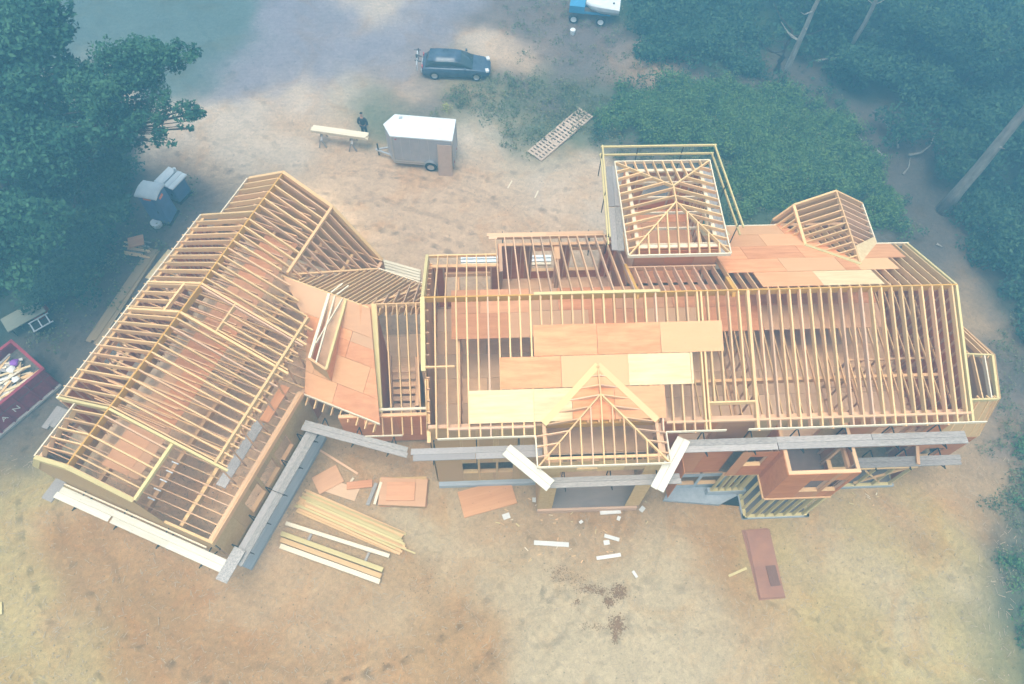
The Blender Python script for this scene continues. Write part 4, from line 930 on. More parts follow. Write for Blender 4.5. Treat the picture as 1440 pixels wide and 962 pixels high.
# long brown timbers by the left wood
for i, (a, b) in enumerate([((213, 349), (124, 480)), ((221, 351), (135, 484)), ((217, 352), (130, 478))]):
    board('timber_plank', P(*a, GZ+.1+.04*(i == 2)), P(*b, GZ+.1+.04*(i == 2)), .3, .08, mat('brown_plank%d' % i if False else 'brown_timber', (.36, .26, .15), .1, (.27, .19, .11), scale=(1, 5, 5), nscale=3), ['long brown plank left of the garage, nearest the wood', 'long brown plank left of the garage, nearest the building', 'long brown plank lying on top of the other two left of the garage'][i], 'plank')
sheet(P(230, 375, GZ)[:2], .8, 2.0, math.radians(-25), PLYY, 'yellowish sheet lying tight against the left side of the garage')
sheet(P(195, 345, GZ)[:2], .8, .7, .3, PLYF, 'small orange-brown board on the debris heap by the wood', z=GZ+.35)
for k in range(12):
    a = P(172+random.uniform(0, 12), 336+k*1.9, GZ+.12+.03*(k % 4)); b = P(204+random.uniform(-6, 8), 341+k*1.9, GZ+.12+.03*(k % 4))
    board('debris_stick', a, b, .07, .05, random.choice([LUM, GREYP, LUMP]), 'weathered stick in the debris heap at the edge of the left wood', 'stick', 'sticks in the debris heap')
for (a, b) in (((84, 572), (62, 602)), ((92, 575), (72, 600))): board('grey_plank', P(*a, GZ+.08), P(*b, GZ+.08), .3, .05, GREYP, 'old grey plank between dumpster and garage, %s' % ('on the dumpster side' if a[0] < 90 else 'on the garage side'), 'plank')
# fallen branches
def branch(pts, r, label, m=BARK):
    v, f = tube([P(u, v_, GZ+h) for u, v_, h in pts], [r*(1-.7*i/(len(pts)-1)) for i in range(len(pts))], 6)
    o = bpy.data.objects.new('fallen_branch', newmesh('fallen_branch', v, f, m)); link(o); tag(o, label, 'branch')
branch([(1263, 208, .3), (1262, 195, .4), (1250, 180, .5), (1240, 165, .6)], .07, 'thin bare branch in the clearing, uppermost of the fallen branches')
branch([(1278, 218, .2), (1295, 215, .3), (1308, 205, .5), (1316, 185, .9)], .08, 'curved pale branch right of the brush pile')
branch([(1270, 245, .1), (1278, 235, .15), (1280, 222, .2)], .06, 'short bent twig below the curved branch')
branch([(1378, 290, .2), (1390, 315, .5), (1390, 340, .4), (1384, 352, .1)], .06, 'arched pale branch at the right edge below the big trunk')
branch([(1205, 188, .1), (1212, 197, .2)], .08, 'stubby pale stick at the tip of the hedge')
branch([(1317, 343, .1), (1325, 347, .1)], .07, 'small pale log near the house corner')
branch([(1150, 85, .4), (1185, 80, .5)], .08, 'pale log in the dark wood behind the hedge')
branch([(1232, 212, .2), (1240, 218, .25), (1246, 219, .2)], .1, 'broken whitish stump in the clearing')

# ================================================================ LATTICE PANELS (row of pallets)
def pallet(c, rot, L, W, label, dz=0):
    t = thing('wooden_pallet', (c[0], c[1], GZ), label, 'pallet', rz=rot)
    ex = V3(math.cos(rot), math.sin(rot), 0); ey = V3(-ex.y, ex.x, 0); c = V3(c[0], c[1], 0)
    for i in range(4): beam('runner', c-ex*L/2+ey*(-W/2+W*i/3)+V3(0, 0, GZ+.09+dz), c+ex*L/2+ey*(-W/2+W*i/3)+V3(0, 0, GZ+.09+dz), .11, .08, GREYP2, t)
    n_ = 7
    for i in range(n_): beam('slat', c+ex*(-L/2+.05+(L-.1)*i/(n_-1))-ey*(W/2+.04)+V3(0, 0, GZ+.115+dz), c+ex*(-L/2+.05+(L-.1)*i/(n_-1))+ey*(W/2+.04)+V3(0, 0, GZ+.115+dz), .15, .025, GREYP2, t)
GREYP2 = mat('pale_tan_timber', (.60, .46, .35), .08, (.46, .35, .27), scale=(.8, 5, 5), nscale=3)
A = P(751, 221, GZ); B = P(824, 160, GZ); dd = (B-A); r_ = math.atan2(dd.y, dd.x); LL = dd.length
for k in range(3):
    c = A.lerp(B, (k+.5)/3); pallet(c, r_, LL/3-.05, 1.0, ['weathered pallet nearest the trailer yard, lowest of three in a row', 'weathered pallet in the middle of the row of three', 'weathered pallet at the far upper end of the row of three'][k], dz=.02*k)

# ================================================================ SAWHORSES with boards
sw = [P(455, 200, GZ), P(497, 205, GZ)]
for i, p in enumerate(sw):
    t = thing('sawhorse', p, ['left sawhorse under the pale boards in the back yard', 'right sawhorse under the pale boards, nearer the trailer'][i], 'sawhorse')
    top = GZ+.85
    beam('crossbar', p+V3(.05, -.5, top), p+V3(0, .45, top), .1, .1, GREYP, t)
    for sx in (-1, 1):
        for sy in (-.4, .4):
            beam('leg', p+V3(sx*.03, sy, top-.08), p+V3(sx*.28, sy*1.1, GZ), .06, .06, GREYP, t, drop=False)
a0 = P(438, 181, GZ+.95); b0 = P(516, 192, GZ+.95); dd = (b0-a0).normalized(); nr = V3(dd.y, -dd.x, 0)
for lay in range(2):
    for i in range(3):
        board('lumber_board', a0+nr*(i*.15-.15)+V3(0, 0, lay*.1)+dd*random.uniform(0, .12), b0+nr*(i*.15-.15)+V3(0, 0, lay*.1)+dd*random.uniform(-.1, .1), .14, .09, LUMW, 'pale beam in the %s row lying across the two sawhorses' % ('lower', 'upper')[lay], 'beam', 'beams in the %s row on the sawhorses' % ('lower', 'upper')[lay])

# ================================================================ PERSON
def person():
    base = P(514, 192, GZ); rt = thing('person', base, 'person in dark jacket, trousers and cap standing beside the sawhorses', 'person')
    def skin(name, verts, edges, rad, m):
        me = bpy.data.meshes.new(name); me.from_pydata(verts, edges, []); me.materials.append(m)
        o = part(name, me, rt); md = o.modifiers.new('skin', 'SKIN'); md.use_smooth_shade = True
        for i, r in enumerate(rad): me.skin_vertices[0].data[i].radius = (r, r) if not isinstance(r, tuple) else r
        me.skin_vertices[0].data[0].use_root = True
        s = o.modifiers.new('sub', 'SUBSURF'); s.levels = 1; s.render_levels = 2
        return o
    v = [(0, 0, .95), (0, .0, 1.12), (0, .01, 1.35), (0, .02, 1.47), (0, -.01, 1.56), (0, -.02, 1.66), (0, -.02, 1.76)]
    e = [(i, i+1) for i in range(6)]; r = [(.15, .11), (.14, .1), (.17, .11), (.08, .07), (.055, .055), (.085, .1), (.06, .07)]
    for s in (-1, 1):
        k = len(v); v += [(s*.18, .01, 1.42), (s*.27, .03, 1.14), (s*.25, -.06, .9), (s*.245, -.1, .82)]; e += [(3, k), (k, k+1), (k+1, k+2), (k+2, k+3)]; r += [.06, .048, .035, (.03, .018)]
        h = k+3
        for j, (dx, L) in enumerate(((-.03, .07), (-.01, .085), (.01, .08), (.03, .06))):
            q = len(v); v += [(s*.245+dx, -.115, .78), (s*.245+dx*1.1, -.125, .78-L)]; e += [(h, q), (q, q+1)]; r += [.009, .008]
        q = len(v); v += [(s*.245-s*.0, -.15, .80), (s*.245, -.17, .755)]; e += [(h, q), (q, q+1)]; r += [.01, .009]
        k = len(v); v += [(s*.09, 0, .88), (s*.10, -.02, .5), (s*.12, .03, .09), (s*.12, -.13, .04)]; e += [(0, k), (k, k+1), (k+1, k+2), (k+2, k+3)]; r += [.095, .065, .045, .04]
    skin('body', v, e, r, SKIN)
    jk = [(0, 0, .9), (0, .0, 1.12), (0, .01, 1.35), (0, .02, 1.46)]; je = [(0, 1), (1, 2), (2, 3)]; jr = [(.175, .135), (.165, .125), (.19, .13), (.1, .09)]
    for s in (-1, 1):
        k = len(jk); jk += [(s*.19, .01, 1.42), (s*.275, .03, 1.14), (s*.255, -.06, .9)]; je += [(3, k), (k, k+1), (k+1, k+2)]; jr += [.08, .065, .05]
    skin('jacket', jk, je, jr, CLOTH)
    tv = [(0, 0, .95)]; te_ = []; tr = [(.16, .125)]
    for s in (-1, 1):
        k = len(tv); tv += [(s*.09, 0, .86), (s*.10, -.02, .5), (s*.12, .03, .1)]; te_ += [(0, k), (k, k+1), (k+1, k+2)]; tr += [.11, .082, .062]
    skin('trousers', tv, te_, tr, JEANS)
    skin('cap', [(0, -.02, 1.74), (0, -.02, 1.80), (0, -.14, 1.74)], [(0, 1), (0, 2)], [(.095, .11), .06, (.06, .015)], CAP)
    for s in (-1, 1):
        skin('ear', [(s*.085, -.02, 1.66), (s*.095, -.01, 1.69)], [(0, 1)], [.015, .012], SKIN)
    skin('nose', [(0, -.11, 1.67), (0, -.13, 1.645)], [(0, 1)], [.012, .014], SKIN)
    for s in (-1, 1): part('eye', newmesh('eye', [(s*.03+a, -.115, 1.69+b) for a, b in ((-.012, -.006), (.012, -.006), (.012, .006), (-.012, .006))]+[(s*.03, -.105, 1.69)], [(0, 1, 2, 3)], BLACK), rt)
    part('mouth', newmesh('mouth', [(-.025, -.112, 1.61), (.025, -.112, 1.61), (.025, -.112, 1.617), (-.025, -.112, 1.617)], [(0, 1, 2, 3)], REDP), rt)
    rt.rotation_euler = (0, 0, math.radians(170))
person()

# ================================================================ wheels
def wheel(parent, c, axis, r=.33, w=.2, rimm=ALU):
    axis = Vector(axis).normalized(); c = Vector(c)
    a = axis.cross(V3(0, 0, 1)).normalized(); b = axis.cross(a)
    N = 20; v = []; f = []
    prof = [(-w/2, r*.6), (-w/2, r*.92), (-w*.35, r), (w*.35, r), (w/2, r*.92), (w/2, r*.6)]
    for k in range(N):
        t = 2*math.pi*k/N
        for (h, q) in prof: v.append(c+axis*h+a*math.cos(t)*q+b*math.sin(t)*q)
    n_ = len(prof)
    for k in range(N):
        for j in range(n_-1): f.append((k*n_+j, k*n_+j+1, ((k+1) % N)*n_+j+1, ((k+1) % N)*n_+j))
    o = wpart('wheel', v, f, RUB, parent)
    v = []; f = []
    for k in range(N):
        t = 2*math.pi*k/N; 
        for (h, q) in ((w*.30, 0.02), (w*.38, r*.25), (w*.3, r*.5), (w*.45, r*.62)): v.append(c+axis*h+a*math.cos(t)*q+b*math.sin(t)*q)
    for k in range(N):
        for j in range(3): f.append((k*4+j, k*4+j+1, ((k+1) % N)*4+j+1, ((k+1) % N)*4+j))
    f.append(tuple(k*4 for k in range(N)))
    me = newmesh('rim', v, f, rimm); r_o = bpy.data.objects.new('rim', me); link(r_o, o)
# ================================================================ CARGO TRAILER
def trailer():
    p = [P(558, 165, 2.25), P(641, 172, 2.25), P(635, 198, 2.25), P(549, 191, 2.25), P(541, 178, 2.25)]
    a = p[3]; b = p[2]; ex = (b-a); ex.z = 0; L = ex.length; ex.normalize(); ey = V3(-ex.y, ex.x, 0); W = 1.62
    a = V3(a.x, a.y, 0)
    t = thing('cargo_trailer', a+ex*L/2+ey*W/2+V3(0, 0, GZ), 'enclosed grey cargo trailer with white roof and pointed nose', 'trailer')
    outline = [a, a+ex*L, a+ex*L+ey*W, a+ey*W, a-ex*.5+ey*W/2]
    def pr(name, z0, z1, m, grow=0):
        c = sum(outline, Vector())/5
        pts = [q+(q-c).normalized()*grow+V3(0, 0, z1) for q in outline]
        return prism(name, pts, (0, 0, 1), z1-z0, m, t)
    pr('body', GZ+.42, 2.18, TRSIDE); pr('roof', 2.182, 2.26, WHITE, .04); pr('floor_frame', GZ+.34, GZ+.418, ALU, .015)
    for q in outline[:4]: beam('corner_trim', q+V3(0, 0, GZ+.42)+(q-outline[4]).normalized()*.01, q+V3(0, 0, 2.18)+(q-outline[4]).normalized()*.01, .06, .06, ALU, t, up=ex, drop=False)
    nose = outline[4]
    for q in (outline[0], outline[3]): beam('drawbar', q.lerp(nose, .6)+V3(0, 0, GZ+.45), nose-ex*.75+V3(0, 0, GZ+.45), .08, .1, ALU, t)
    beam('jack', nose-ex*.6+V3(0, 0, GZ+.9), nose-ex*.6+V3(0, 0, GZ), .07, .07, STEEL, t, up=ex, drop=False)
    for side, yy in ((-1, -.06), (1, W+.06)):
        c = a+ex*(L*.62)+ey*yy+V3(0, 0, GZ+.34); wheel(t, c, ey*side, .34, .2)
        v = []; f = []
        for k in range(9):
            th_ = math.pi*k/8; r_ = .42
            for off in (-.1, .1): v.append(c+ex*math.cos(th_)*r_+V3(0, 0, math.sin(th_)*r_)+ey*off)
        for k in range(8): f.append((2*k, 2*k+1, 2*k+3, 2*k+2))
        o = wpart('fender', v, f, ALU, t); o.modifiers.new('s', 'SOLIDIFY').thickness = .02
    prism('side_door', [a+ex*(L*.74)-ey*.02+V3(0, 0, z) if k < 2 else a+ex*(L*.97)-ey*.02+V3(0, 0, z) for k, z in enumerate((GZ+.5, 2.05, 2.05, GZ+.5))], -ey, .015, TRSIDE, t)
    prism('rear_door', [a+ex*(L+.02)+ey*y+V3(0, 0, z) for y, z in ((.12, GZ+.5), (W-.12, GZ+.5), (W-.12, 2.05), (.12, 2.05))], ex, .02, TRSIDE, t)
    for k_ in range(1, 6):
        q = a+ex*(L*k_/6.6)-ey*.006; beam('panel_seam', q+V3(0, 0, GZ+.5), q+V3(0, 0, 2.12), .02, .012, ALU, t, up=ex, drop=False)
    beam('lower_trim', a-ey*.02+V3(0, 0, GZ+.62), a+ex*L-ey*.02+V3(0, 0, GZ+.62), .02, .12, ALU, t); beam('marker_light', a+ex*.2-ey*.02+V3(0, 0, 2.05), a+ex*.3-ey*.02+V3(0, 0, 2.05), .04, .04, REDP, t)
    for y in (.3, W-.3): box('tail_light', a+ex*(L+.03)+ey*y+V3(0, 0, GZ+.45), .03, .12, .08, REDP, t)
    box('roof_hatch', a+ex*(L*.1)+ey*W*.86+V3(0, 0, 2.262), .2, .15, .05, ALU, t)
    # sheet of wood leaning on the side
    q0 = a+ex*(L*.76)-ey*.40+V3(0, 0, GZ); q1 = a+ex*(L*1.0)-ey*.40+V3(0, 0, GZ)
    q2 = a+ex*(L*1.0)-ey*.1+V3(0, 0, 1.95); q3 = a+ex*(L*.76)-ey*.1+V3(0, 0, 1.95)
    o = prism('leaning_board', [q0, q1, q2, q3], -ey, .03, mat('pinkish_board', (.5, .36, .28), .06), None); tag(o, 'tall pinkish board leaning against the right end of the trailer', 'board')
trailer()
# ================================================================ CAR
def car():
    c0 = P(594, 112, GZ); c1 = P(678, 115, GZ); ex = (c1-c0).normalized(); ey = V3(-ex.y, ex.x, 0); L = 4.2; o0 = c0+ey*0.05; W = 1.55
    t = thing('parked_car', o0+ex*L/2+ey*W/2, 'dark blue hatchback parked in the fog with a bicycle on its tail rack', 'car')
    # body loft: (x, halfwidth, zlow, zhigh)
    secs = [(0, .74, .35, .82), (.12, .83, .25, .93), (.6, .87, .2, .95), (1.4, .87, .2, .94), (2.6, .87, .2, .93), (3.2, .86, .2, .90), (3.8, .82, .22, .80), (4.12, .72, .27, .66), (4.25, .58, .35, .55)]
    def loft(name, secs, m, top_in=.9):
        v = []; f = []; n_ = 8
        for x, hw, z0, z1 in secs:
            for (q, z) in ((-hw, z0+.05), (-hw, (z0+z1)/2), (-hw*.98, z1-.06), (-hw*top_in, z1), (hw*top_in, z1), (hw*.98, z1-.06), (hw, (z0+z1)/2), (hw, z0+.05)):
                v.append(o0+ex*x+ey*(W/2+q*.9)+V3(0, 0, z*.88))
        for i in range(len(secs)-1):
            for k in range(n_): f.append((i*n_+k, i*n_+(k+1) % n_, (i+1)*n_+(k+1) % n_, (i+1)*n_+k))
        f.append(tuple(range(n_))[::-1]); f.append(tuple((len(secs)-1)*n_+k for k in range(n_)))
        return smooth(wpart(name, v, f, m, t))
    b = loft('body', secs, CARP); b.modifiers.new('b', 'BEVEL').width = .03
    loft('windows', [(.22, .76, .9, .98), (.5, .70, .9, 1.3), (1.0, .69, .9, 1.42), (2.0, .69, .9, 1.42), (2.5, .70, .9, 1.32), (3.15, .76, .88, .95)], GLASS, .93)
    loft('roof', [(.45, .63, 1.36, 1.42), (1.0, .64, 1.38, 1.47), (2.0, .64, 1.38, 1.46), (2.42, .62, 1.33, 1.39)], CARP, .95)
    for x in (.78, 3.4):
        for y, s in ((.05, -1), (W-.05, 1)): wheel(t, o0+ex*x+ey*y+V3(0, 0, .31), ey*s, .31, .2)
    for y in (.22, W-.22):
        box('headlight', o0+ex*4.06+ey*y+V3(0, 0, .6), .2, .28, .1, LIGHTG, t, rot=.2); box('tail_light', o0+ex*.03+ey*y+V3(0, 0, .72), .08, .2, .16, REDP, t)
        box('wing_mirror', o0+ex*2.7+ey*(y*1.0+(-.32 if y < 1 else .32))+V3(0, 0, .92), .12, .14, .1, CARP, t)
    beam('bumper', o0+ex*(-.04)+ey*.2+V3(0, 0, .5), o0+ex*(-.04)+ey*(W-.2)+V3(0, 0, .5), .1, .16, ALU, t)
    beam('rack_arm', o0+ex*(-.05)+ey*W*.35+V3(0, 0, .9), o0+ex*(-.45)+ey*W*.35+V3(0, 0, 1.0), .04, .04, STEEL, t); beam('rack_arm', o0+ex*(-.05)+ey*W*.65+V3(0, 0, .9), o0+ex*(-.45)+ey*W*.65+V3(0, 0, 1.0), .04, .04, STEEL, t)
    c = o0-ex*.3+ey*W/2
    bt = thing('bicycle', c+V3(0, 0, .75), 'bicycle hung on the rack behind the dark car', 'bicycle')
    for s in (-.5, .5):
        v, f = tube([c+ey*s+ey*math.cos(a_)*.33+V3(0, 0, .85+math.sin(a_)*.33) for a_ in [2*math.pi*k/20 for k in range(21)]], .02, 5); wpart('wheel', v, f, ALU if s < 0 else RUB, bt)
    nodes = {'a': -.5, }
    fr = [((-.5, .85), (-.12, .85)), ((-.12, .85), (-.2, 1.2)), ((-.2, 1.2), (.3, 1.25)), ((-.12, .85), (.32, 1.2)), ((.5, .85), (.3, 1.3)), ((-.5, .85), (-.2, 1.15))]
    for (a_, b_) in fr: beam('frame_tube', c+ey*a_[0]+V3(0, 0, a_[1]), c+ey*b_[0]+V3(0, 0, b_[1]), .035, .035, WHITE, bt, up=ex, drop=False)
    beam('handlebar', c+ey*.3-ex*.22+V3(0, 0, 1.32), c+ey*.3+ex*.22+V3(0, 0, 1.32), .03, .03, STEEL, bt); box('saddle', c+ey*(-.2)+V3(0, 0, 1.25), .12, .24, .06, BLACK, bt)
car()
# ================================================================ BLUE MACHINE at the top edge
def machine():
    a = P(806, 32, GZ); b = P(843, 36, GZ); ex = (b-a).normalized(); ey = V3(-ex.y, ex.x, 0)
    t = thing('covered_boat_trailer', a+ex*.9, 'bright blue wheeled boat trailer with a white covered body at the top edge', 'trailer')
    for x in (0, 1.8):
        for y, s in ((0, -1), (1.5, 1)): wheel(t, a+ex*x+ey*y+V3(0, 0, .33), ey*s, .33, .22, WHITE)
    beam('chassis', a-ex*.3+ey*.4+V3(0, 0, .62), a+ex*2.4+ey*.4+V3(0, 0, .62), .1, .12, BLUE, t); beam('chassis', a-ex*.3+ey*1.1+V3(0, 0, .62), a+ex*2.4+ey*1.1+V3(0, 0, .62), .1, .12, BLUE, t)
    o = box('engine_cover', a+ex*(.15)+ey*.75+V3(0, 0, .6), 1.0, 1.1, .5, BLUE, t, rot=math.atan2(ex.y, ex.x))
    v = []; f = []; n_ = 8
    for i in range(7):
        x = .7+i*.37; sw_ = [.25, .55, .72, .8, .82, .82, .8][i]; z0 = [1.0, .85, .75, .7, .7, .7, .72][i]; z1 = [1.25, 1.35, 1.42, 1.45, 1.45, 1.42, 1.38][i]
        for q, z in ((-.6, z0), (-.95, (z0+z1)/2), (-1, z1-.1), (-.85, z1), (.85, z1), (1, z1-.1), (.95, (z0+z1)/2), (.6, z0)): v.append(a+ex*x+ey*(.75+q*sw_)+V3(0, 0, z))
    for i in range(6):
        for k in range(n_): f.append((i*n_+k, i*n_+(k+1) % n_, (i+1)*n_+(k+1) % n_, (i+1)*n_+k))
    f.append(tuple(range(n_))[::-1]); f.append(tuple(6*n_+k for k in range(n_)))
    wpart('white_hull', v, f, WHITE, t)
    box('hatch', a+ex*1.8+ey*.75+V3(0, 0, 1.46), .18, .14, .05, BLACK, t); box('hatch', a+ex*2.5+ey*.4+V3(0, 0, 1.44), .12, .1, .05, BLACK, t)
    p = P(805, 48, GZ); v, f = tube([p, p+V3(0, 0, .35)], [.14, .18], 14); o = bpy.data.objects.new('bucket', newmesh('bucket', v, f, WHITE)); link(o); tag(o, 'pale bucket standing below the blue trailer', 'bucket')
machine()
# ================================================================ PORTABLE TOILETS
def toilet(c, rot, label, two=False):
    t = thing('portable_toilet', c, label, 'portable toilet', rz=rot); w_, d_, h_ = 1.08, 1.0, (1.3 if two else 2.15)
    def sec(z, s): return [(-w_/2*s, -d_/2*s, z), (w_/2*s, -d_/2*s, z), (w_/2*s, d_/2*s, z), (-w_/2*s, d_/2*s, z)]
    v = sec(.12, 1)+sec(h_, .96); f = [(0, 1, 2, 3)[::-1], (4, 5, 6, 7)]+[(i, (i+1) % 4, (i+1) % 4+4, i+4) for i in range(4)]
    o = part('body', newmesh('body', v, f, POTTY), t); m_ = o.modifiers.new('b', 'BEVEL'); m_.width = .06; m_.segments = 2
    def bx(name, cx, cy, cz, sx, sy, sz, m, par=t):
        q = bpy.data.objects.new(name, cube(m)); link(q, par); q.location = (cx, cy, cz); q.scale = (sx, sy, sz); return q
    bx('base_skid', 0, 0, .06, 1.16, 1.08, .12, BLACK)
    if not two:
        v = []; f = []
        for i in range(9):
            y = -.56+1.12*i/8; z = h_+.02+.17*math.cos((i-4)/4*1.2)
            v += [(-.6, y, z), (.6, y, z)]
        for i in range(8): f.append((2*i, 2*i+1, 2*i+3, 2*i+2))
        q = part('roof', newmesh('roof', v, f, WHITE), t); q.modifiers.new('s', 'SOLIDIFY').thickness = .1; smooth(q)
    else:
        bx('roof_panel', -.32, 0, h_+.05, .55, 1.2, .06, WHITE); 
        for i in range(4): bx('roof_rib', .14+i*.16, 0, h_+.07+.02*(i % 2), .14, 1.2, .08, WHITE)
        v, f = tube([(0, .5, h_), (0, .5, h_+.35)], .08, 10); part('vent_pipe', newmesh('vent_pipe', v, f, WHITE), t)
    bx('door', 0, -.5, h_*.51, .62, .03, h_*.8, POTTY); bx('door_handle', .24, -.53, h_*.5, .04, .03, .14, BLACK)
    if not two: bx('sticker', .02, -.505, 2.03, .42, .03, .1, ORANGE); bx('sticker', .53, -.05, 1.9, .03, .34, .14, ORANGE)
_p = P(208, 264, 2.2); toilet((_p.x, _p.y, GZ), math.radians(-14), 'dark blue-grey portable toilet with rounded white roof and orange stickers')
_p = P(237, 247, 1.35); toilet((_p.x, _p.y, GZ), math.radians(-30), 'low blue-grey cabin behind the toilet, its white top split into flat and ribbed halves', True)
p = P(222, 317, GZ); v, f = tube([p, p+V3(0, 0, .3)], [.26, .3], 18); o = bpy.data.objects.new('bucket', newmesh('bucket', v, f, WHITE)); link(o); tag(o, 'round white lidded bucket in front of the portable toilet', 'bucket')
# ================================================================ DUMPSTER
def dumpster():
    B = V3(-20.33, 16.25, 0); d = Vector((-.64, -.77, 0)).normalized(); wv = Vector((-d.y, d.x, 0))
    if wv.dot(Vector((-.73, .68, 0))) < 0: wv = -wv
    L, W, H = 6.4, 2.4, 1.5; z0 = GZ+.15
    t = thing('dumpster', B+d*L/2+wv*W/2+V3(0, 0, GZ), 'dark red roll-off dumpster full of scrap wood at the left edge', 'dumpster')
    def pl(name, a, b, z1=H, th_=.06, m=RED): return prism(name, [a+V3(0, 0, z0), b+V3(0, 0, z0), b+V3(0, 0, z1), a+V3(0, 0, z1)], (b-a).cross(V3(0, 0, 1)), th_, m, t)
    C0, C1, C2, C3 = B, B+d*L, B+d*L+wv*W, B+wv*W
    pl('side_wall', C1, C0); pl('side_wall', C3, C2); pl('end_wall', C0, C3); pl('end_wall', C2, C1)
    prism('floor', [q+V3(0, 0, z0+.05) for q in (C0, C1, C2, C3)], (0, 0, 1), .06, RED, t)
    for a, b in ((C0, C1), (C1, C2), (C2, C3), (C3, C0)): beam('top_rail', a+V3(0, 0, H+.05), b+V3(0, 0, H+.05), .14, .1, RED, t, ext=.1)
    for k in range(9):
        q = C0+d*(.35+k*.7)-wv*.03; beam('rib', q+V3(0, 0, H-.08), q+V3(0, 0, z0), .08, .08, RED, t, up=d, drop=False)
    beam('bottom_rail', C0-wv*.06+V3(0, 0, z0+.04), C1-wv*.06+V3(0, 0, z0+.04), .12, .14, GREYP, t)
    for i, ch in enumerate('AN'):
        cu = bpy.data.curves.new('letter', 'FONT'); cu.body = ch; cu.size = .42; cu.extrude = .006; cu.materials.append(PAPER)
        o = bpy.data.objects.new('letter', cu); link(o)
        # text reads towards -d, seen from outside the long side
        ex_ = -d; ez_ = -wv; ey_ = V3(0, 0, 1)
        M_ = Matrix.Identity(4)
        for k in range(3): M_[k][0] = ex_[k]; M_[k][1] = ey_[k]; M_[k][2] = ez_[k]
        M_.translation = C0+d*(2.75-i*.6)-wv*.09+V3(0, 0, .55)
        me = bpy.data.meshes.new_from_object(o); me.materials.clear(); me.materials.append(PAPER); bpy.data.objects.remove(o)
        o = bpy.data.objects.new('letter', me); link(o, t); o.matrix_parent_inverse = t.matrix_world.inverted(); o.matrix_basis = M_
    prism('liner', [q+V3(0, 0, .95) for q in (C0, C1, C2, C3)], (0, 0, 1), .05, LITMAT, t)
    for i in range(150):
        q = C0+d*random.uniform(.8, 5.6)+wv*random.uniform(.35, 2.05)+V3(0, 0, 1.02+random.uniform(0, .3)); r_ = random.gauss(math.atan2(d.y, d.x), .5); L_ = random.uniform(.3, 2.0)
        dd_ = V3(math.cos(r_), math.sin(r_), random.uniform(-.06, .06))*L_/2
        # keep inside
        for e_ in (q+dd_, q-dd_):
            pass
        s_ = ((q+dd_)-C0).dot(wv), ((q-dd_)-C0).dot(wv)
        if min(s_) < .1 or max(s_) > 2.3: continue
        tag(beam('scrap_board', q-dd_, q+dd_, random.uniform(.06, .16), .03, random.choice([LUMW, LUMW, PAPER, LUM, GREYP, PLYY])), 'piece of scrap wood lying in the red dumpster', 'scrap', 'scrap in the dumpster')
    for q, m_, lb, s_ in ((C0+d*.6+wv*1.5, PURP, 'purple plastic bag in the dumpster', .2), (C0+d*.9+wv*1.3, PAPER, 'crumpled white sack in the dumpster', .2), (C0+d*1.1+wv*.7, PAPER, 'white paper bundle in the near corner of the dumpster', .18)):
        bm = bmesh.new(); bmesh.ops.create_icosphere(bm, subdivisions=2, radius=s_)
        for vv in bm.verts: vv.co = vv.co*(1+random.uniform(-.25, .2)); vv.co.z *= .5
        me = bpy.data.meshes.new('rubbish_bag'); bm.to_mesh(me); bm.free(); me.materials.append(m_); o = bpy.data.objects.new('rubbish_bag', me); link(o); o.location = q+V3(0, 0, 1.3); tag(o, lb, 'bag')
LITMAT = mat('rubble', (.22, .2, .17), .2, (.1, .09, .08), nscale=8)
dumpster()
# generator / table saw corner at left
def bench():
    c = P(33, 444, GZ+.6); r_ = math.radians(38); t = thing('work_table', V3(c.x, c.y, GZ), 'olive-grey table with dark tools at the edge of the left wood', 'table', rz=r_)
    box('table_top', (c.x, c.y, GZ+.6), 1.9, .95, .05, mat('olive_grey_board', (.22, .23, .18), .06), t, rot=r_)
    ex = V3(math.cos(r_), math.sin(r_), 0); ey = V3(-ex.y, ex.x, 0)
    for sx in (-.8, .8):
        for sy in (-.38, .38): beam('leg', c+ex*sx+ey*sy-V3(0, 0, .02), c+ex*sx+ey*sy+V3(0, 0, GZ-c.z), .06, .06, STEEL, t, up=ex, drop=False)
    g = c+ex*.5-ey*.95; t2 = thing('generator', V3(g.x, g.y, GZ), 'dark generator with pale bars beside the olive-grey table', 'generator', rz=r_)
    box('engine_block', (g.x, g.y, GZ+.1), .8, .5, .4, BLACK, t2, rot=r_)
    for k in range(3): beam('frame_bar', g+ex*(-.45+k*.4)-ey*.3+V3(0, 0, .05), g+ex*(-.45+k*.4)+ey*.3+V3(0, 0, .05), .05, .05, ALU, t2)
    for s in (-.3, .3): beam('frame_bar', g-ex*.5+ey*s+V3(0, 0, .06), g+ex*.5+ey*s+V3(0, 0, .06), .05, .05, ALU, t2)
    q = P(54, 437, GZ+.3); t3 = thing('fuel_can', V3(q.x, q.y, GZ), 'faded red fuel can right of the generator', 'fuel can', rz=r_)
    box('can_body', (q.x, q.y, GZ), .7, .5, .4, REDP, t3, rot=r_+.8); beam('can_handle', q+V3(-.15, 0, .2), q+V3(.15, 0, .2), .05, .05, REDP, t3); 
bench()
tag(box('timber_offcut', P(1, 856, GZ), .15, .5, .06, LUMY, rot=.3), 'yellow timber end at the left edge of the bare ground', 'offcut')

